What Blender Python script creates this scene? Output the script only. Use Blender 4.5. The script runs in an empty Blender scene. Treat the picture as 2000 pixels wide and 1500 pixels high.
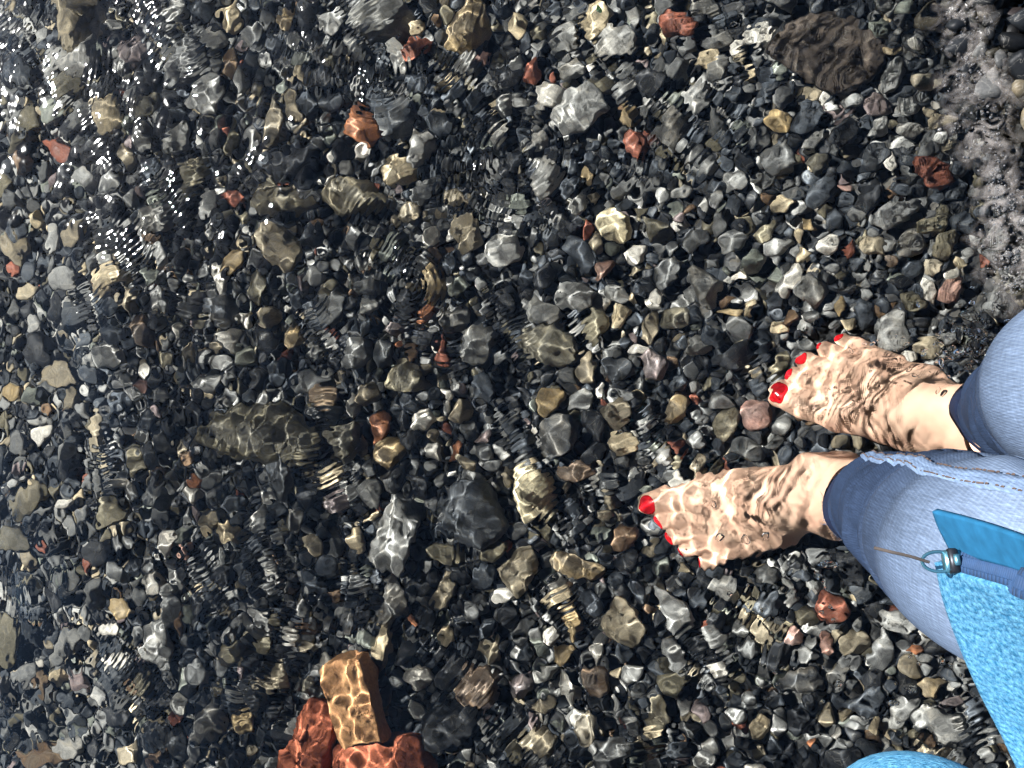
import bpy, math, random
import numpy as np
from mathutils import Vector, Matrix

random.seed(7)
RNG = np.random.default_rng(7)
SC = bpy.context.scene
COL = SC.collection

# ----------------------------------------------------------------------------
# camera, sky, sun, exposure
# ----------------------------------------------------------------------------
CAM_H, TILT, FPX = 0.95, math.radians(14.0), 1505.0
cam_data = bpy.data.cameras.new('camera')
cam_data.lens = 36.0 * FPX / 2000.0
cam_data.sensor_width = 36.0
cam_data.clip_start = 0.01
cam_data.clip_end = 500.0
cam = bpy.data.objects.new('camera', cam_data)
cam.location = (0, 0, CAM_H)
cam.rotation_euler = (0, TILT, 0)
COL.objects.link(cam)
SC.camera = cam

SUN_DIR = Vector((-0.94, 0.395, 0.81)).normalized()
SUN_EL = math.asin(SUN_DIR.z)
world = bpy.data.worlds.new('World')
SC.world = world
world.use_nodes = True
wnt = world.node_tree
bg = wnt.nodes['Background']
sky = wnt.nodes.new('ShaderNodeTexSky')
sky.sky_type = 'NISHITA'
sky.sun_disc = False
sky.dust_density = 0.2
sky.sun_elevation = SUN_EL
sky.sun_rotation = math.atan2(SUN_DIR.x, SUN_DIR.y)
wnt.links.new(sky.outputs[0], bg.inputs['Color'])
bg.inputs['Strength'].default_value = 0.065

sun_data = bpy.data.lights.new('sun', 'SUN')
sun_data.energy = 5.0
sun_data.angle = math.radians(0.5)
sun_data.color = (1.0, 0.975, 0.945)
sun_data.cycles.is_caustics_light = True
sun = bpy.data.objects.new('sun', sun_data)
sun.rotation_euler = SUN_DIR.to_track_quat('Z', 'Y').to_euler()
sun.location = SUN_DIR * 6
COL.objects.link(sun)

SC.view_settings.view_transform = 'Standard'
SC.view_settings.look = 'None'
SC.view_settings.exposure = 1.6
SC.view_settings.gamma = 1.0
SC.view_settings.use_curve_mapping = False
cy = SC.cycles
cy.use_denoising = True
cy.max_bounces = 8
cy.diffuse_bounces = 2
cy.glossy_bounces = 4
cy.transmission_bounces = 6
cy.caustics_refractive = True
cy.caustics_reflective = True
cy.use_adaptive_sampling = True
cy.adaptive_threshold = 0.04
cy.adaptive_min_samples = 16
cy.blur_glossy = 0.3
cy.sample_clamp_direct = 0
cy.sample_clamp_indirect = 6

# ----------------------------------------------------------------------------
# geometry of the place: sea bed profile, pixel rays
# ----------------------------------------------------------------------------
CT, ST = math.cos(TILT), math.sin(TILT)

def ray(px, py):
    x, y, z = (px - 1000) / FPX, (750 - py) / FPX, -1.0
    d = np.array([x * CT + z * ST, y, -x * ST + z * CT])
    return d / np.linalg.norm(d)

def at_height(px, py, z):
    d = ray(px, py)
    t = (z - CAM_H) / d[2]
    return np.array([d[0] * t, d[1] * t, z])

def shore_x(y):
    return 0.50 - 0.55 * y + 0.12 * y * y + 0.012 * np.sin(9 * y + 1)

def bed(x, y):
    """height of the sea bed (water surface is z = 0)"""
    s = shore_x(np.clip(y, -1.2, 1.2)) - x
    w = np.maximum(s, 0)
    deep = -0.07 * (1 - np.exp(-w / 0.12)) - 0.125 * np.minimum(w, 6) - 0.02 * np.maximum(w - 6, 0)
    land = 0.16 * np.maximum(-s, 0)
    land = np.where(land > 0.4, 0.4 + 0.02 * (land - 0.4), land)
    return deep + land + 0.006 * np.sin(5.1 * x + 2 * y) * np.cos(4.3 * y - x)

def under(px, py, lift=0.0):
    """point of the sea bed seen at a photo pixel through flat water"""
    d = ray(px, py)
    t = -CAM_H / d[2]
    p = np.array([d[0] * t, d[1] * t, 0.0])
    if bed(p[0], p[1]) + lift > 0:
        for _ in range(12):
            z = bed(p[0], p[1]) + lift
            t = (z - CAM_H) / d[2]
            p = np.array([d[0] * t, d[1] * t, z])
        return p
    s = np.array([d[0], d[1], 0]) / 1.333
    s[2] = -math.sqrt(max(0.05, 1 - s[0] ** 2 - s[1] ** 2))
    q = p.copy()
    for _ in range(10):
        z = bed(q[0], q[1]) + lift
        q = p + s * (z / s[2])
    return q

def to_px(p):
    v = np.asarray(p, float) - np.array([0, 0, CAM_H])
    x, y, z = v[0] * CT - v[2] * ST, v[1], v[0] * ST + v[2] * CT
    return 1000 + FPX * x / -z, 750 - FPX * y / -z

# ----------------------------------------------------------------------------
# helpers
# ----------------------------------------------------------------------------
def tag(o, label=None, cat=None, group=None, kind=None):
    if label: o['label'] = label
    if cat: o['category'] = cat
    if group: o['group'] = group
    if kind: o['kind'] = kind
    return o

def mesh_obj(name, verts, faces, material, parent=None, smooth=True, col=None, uv=None):
    me = bpy.data.meshes.new(name)
    verts = np.asarray(verts, np.float32)
    if isinstance(faces, np.ndarray):
        n, k = faces.shape
        me.vertices.add(len(verts)); me.vertices.foreach_set('co', verts.ravel())
        me.loops.add(n * k); me.loops.foreach_set('vertex_index', faces.astype(np.int32).ravel())
        me.polygons.add(n)
        me.polygons.foreach_set('loop_start', np.arange(0, n * k, k, dtype=np.int32))
        me.update(calc_edges=True)
        me.validate()
    else:
        me.from_pydata([tuple(v) for v in verts], [], faces)
        me.update()
    if smooth:
        me.polygons.foreach_set('use_smooth', np.ones(len(me.polygons), bool))
    if col is not None:
        a = me.attributes.new('stone_colour', 'FLOAT_COLOR', 'POINT')
        c = np.ones((len(verts), 4), np.float32); c[:, :3] = col
        a.data.foreach_set('color', c.ravel())
    if uv is not None:
        l = me.uv_layers.new(name='UVMap')
        idx = np.empty(len(me.loops), np.int32); me.loops.foreach_get('vertex_index', idx)
        l.data.foreach_set('uv', np.asarray(uv, np.float32)[idx].ravel())
    me.materials.append(material)
    o = bpy.data.objects.new(name, me)
    COL.objects.link(o)
    if parent: o.parent = parent
    o.cycles.is_caustics_receiver = True
    return o

def empty(name, loc=(0, 0, 0)):
    o = bpy.data.objects.new(name, None)
    o.location = loc
    o.empty_display_size = 0.05
    COL.objects.link(o)
    return o

def icosphere(level):
    import bmesh
    bm = bmesh.new()
    bmesh.ops.create_icosphere(bm, subdivisions=level, radius=1.0)
    v = np.array([x.co[:] for x in bm.verts]); f = np.array([[x.index for x in p.verts] for p in bm.faces])
    bm.free()
    return v / np.linalg.norm(v, axis=1)[:, None], f

ICO = {l: icosphere(l) for l in (1, 2, 3, 4)}

def stone_shape(level, seed, planes=15, p=14.0, rough=0.03):
    """unit stone: a rounded polyhedron with a little surface noise"""
    r = np.random.default_rng(seed)
    d, f = ICO[level]
    n = r.normal(size=(planes, 3)); n /= np.linalg.norm(n, axis=1)[:, None]
    h = r.uniform(0.72, 1.12, planes)
    q = np.maximum(d @ n.T, 0) / h
    rad = (np.sum(q ** p, axis=1) + 0.55 ** p) ** (-1.0 / p)
    k = r.normal(size=(5, 3)) * np.array([2, 3, 5, 7, 9])[:, None]; ph = r.uniform(0, 6.28, 5)
    rad = rad * (1 + rough * np.sum(np.sin(d @ k.T + ph) / np.array([1, 1.2, 1.6, 2, 2.5]), axis=1))
    v = d * rad[:, None]
    lo, hi = v.min(0), v.max(0)
    return (v - (lo + hi) / 2) / ((hi - lo) / 2), f

# ----------------------------------------------------------------------------
# materials
# ----------------------------------------------------------------------------
class NT:
    def __init__(self, name):
        self.m = bpy.data.materials.new(name); self.m.use_nodes = True
        self.t = self.m.node_tree; self.t.nodes.clear()
        self.out = self.n('ShaderNodeOutputMaterial')
    def n(self, typ, **kw):
        x = self.t.nodes.new(typ)
        for k, v in kw.items():
            if k in x.bl_rna.properties: setattr(x, k, v)
            else: x.inputs[k.replace('_', ' ')].default_value = v
        return x
    def l(self, a, b): self.t.links.new(a, b)
    def mix(self, a, b, f, blend='MIX'):
        x = self.t.nodes.new('ShaderNodeMix'); x.data_type = 'RGBA'; x.blend_type = blend
        for s, v in ((x.inputs[0], f), (x.inputs[6], a), (x.inputs[7], b)):
            if hasattr(v, 'is_linked'): self.l(v, s)
            elif isinstance(v, (int, float)): s.default_value = v
            else: s.default_value = (*v, 1)[:4]
        return x.outputs[2]
    def ramp(self, src, stops):
        x = self.n('ShaderNodeValToRGB'); e = x.color_ramp.elements
        while len(e) < len(stops): e.new(0.5)
        for el, (p, c) in zip(e, stops):
            el.position = p; el.color = (c, c, c, 1) if isinstance(c, (int, float)) else (*c, 1)
        self.l(src, x.inputs[0]); return x.outputs[0]

def stone_material():
    t = NT('wet_stone')
    at = t.n('ShaderNodeAttribute', attribute_name='stone_colour')
    co = t.n('ShaderNodeTexCoord').outputs['Object']
    n1 = t.n('ShaderNodeTexNoise', Scale=70.0, Detail=6.0, Roughness=0.65); t.l(co, n1.inputs['Vector'])
    n2 = t.n('ShaderNodeTexNoise', Scale=420.0, Detail=3.0, Roughness=0.6); t.l(co, n2.inputs['Vector'])
    n3 = t.n('ShaderNodeTexNoise', Scale=28.0, Detail=4.0, Roughness=0.55, Distortion=1.2); t.l(co, n3.inputs['Vector'])
    c = t.mix(at.outputs['Color'], t.ramp(n1.outputs[0], [(0.25, 0.45), (0.5, 1.0), (0.75, 1.45)]), 1.0, 'MULTIPLY')
    c = t.mix(c, t.ramp(n2.outputs[0], [(0.3, 0.6), (0.55, 1.0), (0.75, 1.4)]), 0.7, 'MULTIPLY')
    vein = t.ramp(n3.outputs[0], [(0.49, 0.0), (0.5, 0.55), (0.51, 0.0)])
    c = t.mix(c, t.mix(c, (0.35, 0.33, 0.29), 0.4), vein)
    ol = t.ramp(n1.outputs[0], [(0.5, 0.0), (0.72, 0.5)])
    c = t.mix(c, t.mix(c, (1.12, 1.0, 0.82), 1.0, 'MULTIPLY'), ol)
    b = t.n('ShaderNodeBsdfPrincipled', Roughness=0.5)
    b.inputs['Specular IOR Level'].default_value = 0.15
    t.l(c, b.inputs['Base Color'])
    bp = t.n('ShaderNodeBump', Strength=0.35, Distance=0.002)
    t.l(n1.outputs[0], bp.inputs['Height']); t.l(bp.outputs[0], b.inputs['Normal'])
    t.l(b.outputs[0], t.out.inputs[0])
    return t.m

def water_material():
    t = NT('clear_water')
    g = t.n('ShaderNodeBsdfGlass', IOR=1.333, Roughness=0.035)
    g.inputs['Color'].default_value = (0.97, 0.985, 0.97, 1)
    t.l(t.n('ShaderNodeAttribute', attribute_name='ripple_normal').outputs['Vector'], g.inputs['Normal'])
    t.l(g.outputs[0], t.out.inputs[0])
    return t.m

def bed_material():
    t = NT('dark_gravel_bed')
    co = t.n('ShaderNodeTexCoord').outputs['Object']
    v = t.n('ShaderNodeTexVoronoi', Scale=90.0); t.l(co, v.inputs['Vector'])
    c = t.ramp(v.outputs['Color'], [(0.0, (0.012, 0.012, 0.013)), (0.7, (0.05, 0.05, 0.05)), (1.0, (0.16, 0.14, 0.11))])
    b = t.n('ShaderNodeBsdfPrincipled', Roughness=0.7); t.l(c, b.inputs['Base Color'])
    bp = t.n('ShaderNodeBump', Strength=0.8, Distance=0.006, invert=True)
    t.l(v.outputs['Distance'], bp.inputs['Height']); t.l(bp.outputs[0], b.inputs['Normal'])
    t.l(b.outputs[0], t.out.inputs[0])
    return t.m

M_STONE, M_WATER, M_BED = stone_material(), water_material(), bed_material()

# ----------------------------------------------------------------------------
# the setting: sea bed, water
# ----------------------------------------------------------------------------
def axis(lo, hi, step, far):
    core = np.arange(lo, hi + step / 2, step)
    g, out = step, []
    x = core[-1]
    while x < far:
        g = min(g * 1.35, 6.0); x += g; out.append(x)
    up = np.array(out)
    g, out = step, []
    x = core[0]
    while x > -far:
        g = min(g * 1.35, 6.0); x -= g; out.append(x)
    return np.concatenate([np.array(out)[::-1], core, up])

def grid_faces(nx, ny):
    i = np.arange(nx * ny).reshape(ny, nx)
    return np.stack([i[:-1, :-1], i[:-1, 1:], i[1:, 1:], i[1:, :-1]], -1).reshape(-1, 4)

gx, gy = axis(-1.7, 0.9, 0.02, 60), axis(-1.2, 1.2, 0.02, 60)
X, Y = np.meshgrid(gx, gy)
o = mesh_obj('sea_bed', np.stack([X, Y, bed(X, Y) - 0.016], -1).reshape(-1, 3), grid_faces(len(gx), len(gy)), M_BED)
tag(o, 'dark gravel sea bed under the pebbles', kind='structure')

def smooth(a, b, x):
    t = np.clip((x - a) / (b - a), 0, 1); return t * t * (3 - 2 * t)

# trains of capillary ripples: photo pixel of the middle, half length along the
# crest-crossing direction, half width (px), travel direction (deg, ccw), wavelength (mm)
RIPPLES = [
 (1010, 860, 120, 45, -62, 8.0), (1080, 985, 90, 60, -50, 8.5), (1260, 850, 90, 65, -65, 8.5), (1180, 960, 70, 50, -80, 9),
 (560, 1290, 150, 60, -88, 8.5), (520, 1090, 110, 60, -75, 8.5), (470, 1360, 60, 45, -88, 8), (890, 320, 110, 60, 5, 8.5),
 (1000, 640, 110, 50, -55, 8), (660, 930, 100, 55, -65, 9), (715, 400, 70, 45, -30, 8.5), (380, 110, 70, 50, -80, 9),
 (620, 640, 90, 40, -60, 8.5), (780, 500, 80, 45, -30, 8.5), (930, 400, 110, 55, -10, 9), (1360, 190, 110, 60, -35, 9),
 (1420, 260, 100, 70, -45, 9), (1640, 230, 120, 60, -50, 10), (1500, 90, 80, 60, -40, 9), (720, 150, 70, 60, -20, 8.5),
 (900, 130, 90, 60, -40, 8.5), (1790, 640, 110, 50, -88, 10), (1480, 720, 80, 60, -60, 9), (1780, 330, 90, 80, -80, 12),
 (600, 900, 60, 50, -80, 9), (250, 490, 80, 60, -55, 9), (170, 590, 60, 40, -80, 9), (400, 1130, 90, 50, -60, 9),
 (1100, 1190, 90, 60, -55, 8.5), (1370, 1280, 90, 70, -50, 9), (1900, 1420, 90, 80, -70, 9), (700, 1150, 80, 60, -65, 8.5),
 (880, 690, 60, 40, -85, 8.5), (810, 640, 80, 45, -85, 8.5), (640, 810, 70, 45, -85, 8.5), (200, 900, 90, 40, -80, 11),
 (1050, 430, 80, 40, -12, 8), (1230, 330, 80, 45, -15, 9), (1130, 640, 60, 50, -45, 9), (330, 390, 80, 40, -60, 9),
]
ANKLES = [(0.165, -0.125), (0.315, -0.045)]
RINGS = [(1635, 550, 4.5, 0.06), (740, 140, 8, 0.10), (1010, 300, 9, 0.13), (800, 560, 9, 0.08)]   # px, wavelength mm, radius m

def wave_height(X, Y):
    r = np.random.default_rng(21)
    fine = smooth(-1.25, -1.1, X) * (1 - smooth(0.42, 0.55, X)) * smooth(-0.9, -0.75, Y) * (1 - smooth(0.75, 0.9, Y))
    h = np.zeros_like(X)
    def band(n, l0, l1, slope, main=None, spread=3.14):
        out = np.zeros_like(X)
        for _ in range(n):
            L = math.exp(r.uniform(math.log(l0), math.log(l1))); k = 6.2832 / L
            a = r.uniform(-3.14, 3.14) if main is None else main + r.normal() * spread
            ph = r.uniform(0, 6.28)
            out += (slope / k) * np.sin(k * (X * math.cos(a) + Y * math.sin(a)) + ph)
        return out * math.sqrt(2.0 / n)
    sh = shore_x(np.clip(Y, -1.2, 1.2)) - X
    near = np.exp(-np.maximum(sh, 0) / 0.28)
    h += band(10, 0.16, 0.40, 0.040, 0.15, 0.45)
    mask = 0.55 + 0.45 * np.sin(7 * X + 3 * Y + 0.5) * np.sin(6.1 * Y - 2 * X + 1.0)
    D = np.maximum(0.04, -bed(X, Y))
    h += fine * band(26, 0.05, 0.10, 0.045, 0.1, 0.9)
    h += fine * band(30, 0.024, 0.045, 0.024)
    ank = sum(np.exp(-(np.hypot(X - ax + 0.06, Y - ay) / 0.17) ** 2) for ax, ay in ANKLES)
    h += fine * (1 - 0.35 * np.minimum(ank, 1)) * np.clip(0.0050 / D, 0.018, 0.028) * (0.6 + 0.4 * mask) * band(44, 0.0145, 0.030, 1.0)
    for ax, ay in ANKLES:                                            # water piled up against the ankles
        d = np.hypot(X - ax, Y - ay); h += 0.020 * np.exp(-(d / 0.060) ** 2)
    # steep capillary ripples: fine relief, carried by the shading normals
    e = fine * (0.35 + 0.45 * mask) * np.minimum(1, 0.13 / D) * band(34, 0.014, 0.030, 0.115)
    e += fine * (0.12 + near) * band(26, 0.010, 0.022, 0.13)
    e += fine * np.exp(-np.maximum(sh, 0) / 0.16) * band(18, 0.009, 0.020, 0.16, 1.57, 0.28)
    e *= 1 - 0.45 * np.minimum(ank, 1)
    e += fine * ank * band(26, 0.018, 0.040, 0.060)
    for ang, L in ((-60, 9.0), (-78, 8.5), (-88, 10.0), (-38, 9.0), (-15, 9.5)):
        a = math.radians(ang); k = 6.2832 / (L * 0.001)
        w = 0.010 * np.sin(9 * X + 5 * Y + r.uniform(0, 6)) + 0.006 * np.sin(17 * Y - 11 * X + r.uniform(0, 6)) + 0.0022 * np.sin(70 * (Y * math.cos(a) - X * math.sin(a)) + r.uniform(0, 6))
        m = np.sin(6 * X + r.uniform(0, 6) + 2.2 * np.sin(4 * Y + r.uniform(0, 6))) * np.sin(7 * Y + r.uniform(0, 6) + 2 * np.sin(5 * X)) * (0.6 + 0.4 * np.sin(23 * X + 19 * Y + r.uniform(0, 6)))
        e += fine * 0.16 / k * np.minimum(1, 0.15 / D) * np.clip(m - 0.30, 0, 1) * 1.6 * np.sin(k * (X * math.cos(a) + Y * math.sin(a) + w))
    for (px, py, ln, wd, ang, L) in RIPPLES:
        c = at_height(px, py, 0); a = math.radians(ang + r.normal() * 4)
        s = np.linalg.norm(at_height(px + 1, py, 0) - c)
        ux, uy = math.cos(a), math.sin(a)
        dx, dy = X - c[0], Y - c[1]
        u, v = dx * ux + dy * uy, -dx * uy + dy * ux
        env = np.exp(-(u / (ln * s * 0.75)) ** 2 - (v / (wd * s * 0.8)) ** 2)
        k = 6.2832 / (L * 0.001)
        bend = r.uniform(-4, 4)
        wob = 0.0025 * np.sin(v * 60 + r.uniform(0, 6)) + 0.0015 * np.sin(v * 140 + u * 40 + r.uniform(0, 6))
        e += 0.23 * min(1, 0.17 / max(0.02, -float(bed(c[0], c[1])))) / k * env * np.sin(k * (u + bend * v * v + wob))
    for (px, py, L, R) in RINGS:
        c = at_height(px, py, 0); d = np.hypot(X - c[0], Y - c[1]); k = 6.2832 / (L * 0.001)
        e += 0.16 / k * np.exp(-((d - R * 0.4) / (R * 0.4)) ** 2) * np.sin(k * d)
    cb = at_height(690, 1400, 0); e *= 1 - 0.8 * np.exp(-(np.hypot(X - cb[0], Y - cb[1]) / 0.10) ** 2)   # calmer water over the bricks
    return h, e

wx, wy = axis(-1.12, 0.40, 0.0019, 60), axis(-0.73, 0.73, 0.0019, 60)
X, Y = np.meshgrid(wx, wy)
WH, WE = wave_height(X, Y)
water = mesh_obj('sea_water', np.stack([X, Y, WH], -1).reshape(-1, 3), grid_faces(len(wx), len(wy)), M_WATER)
sy, sx = np.gradient(WH + WE, wy, wx)
nrm = np.stack([-sx, -sy, np.ones_like(sx)], -1).reshape(-1, 3)
nrm /= np.linalg.norm(nrm, axis=1)[:, None]
water.data.attributes.new('ripple_normal', 'FLOAT_VECTOR', 'POINT').data.foreach_set('vector', nrm.astype(np.float32).ravel())
water.cycles.is_caustics_receiver = False
water.cycles.is_caustics_caster = True
tag(water, 'clear rippled shallow sea water over the pebbles', kind='structure')

# ----------------------------------------------------------------------------
# stones that can be picked out in the photograph
# (photo x, y, length, width, direction of length in deg ccw, colour)
# ----------------------------------------------------------------------------
PAL = dict(dk=(0.030, 0.032, 0.036), bl=(0.058, 0.066, 0.078), gr=(0.16, 0.163, 0.163), lg=(0.36, 0.36, 0.35), wh=(0.68, 0.65, 0.59), cr=(0.60, 0.50, 0.34),
           ye=(0.34, 0.25, 0.13), br=(0.16, 0.105, 0.065), ol=(0.155, 0.14, 0.10), rd=(0.24, 0.088, 0.058), ora=(0.38, 0.16, 0.08), pk=(0.40, 0.23, 0.19),
           pu=(0.20, 0.16, 0.16), gn=(0.19, 0.205, 0.18), tn=(0.32, 0.275, 0.20))
WORD = dict(dk='black', bl='slate blue', gr='grey', lg='pale grey', wh='white', cr='cream', ye='ochre', br='brown', ol='olive brown', rd='brick red',
            ora='orange', pk='pink', pu='purple grey', gn='greenish grey', tn='tan')
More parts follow.
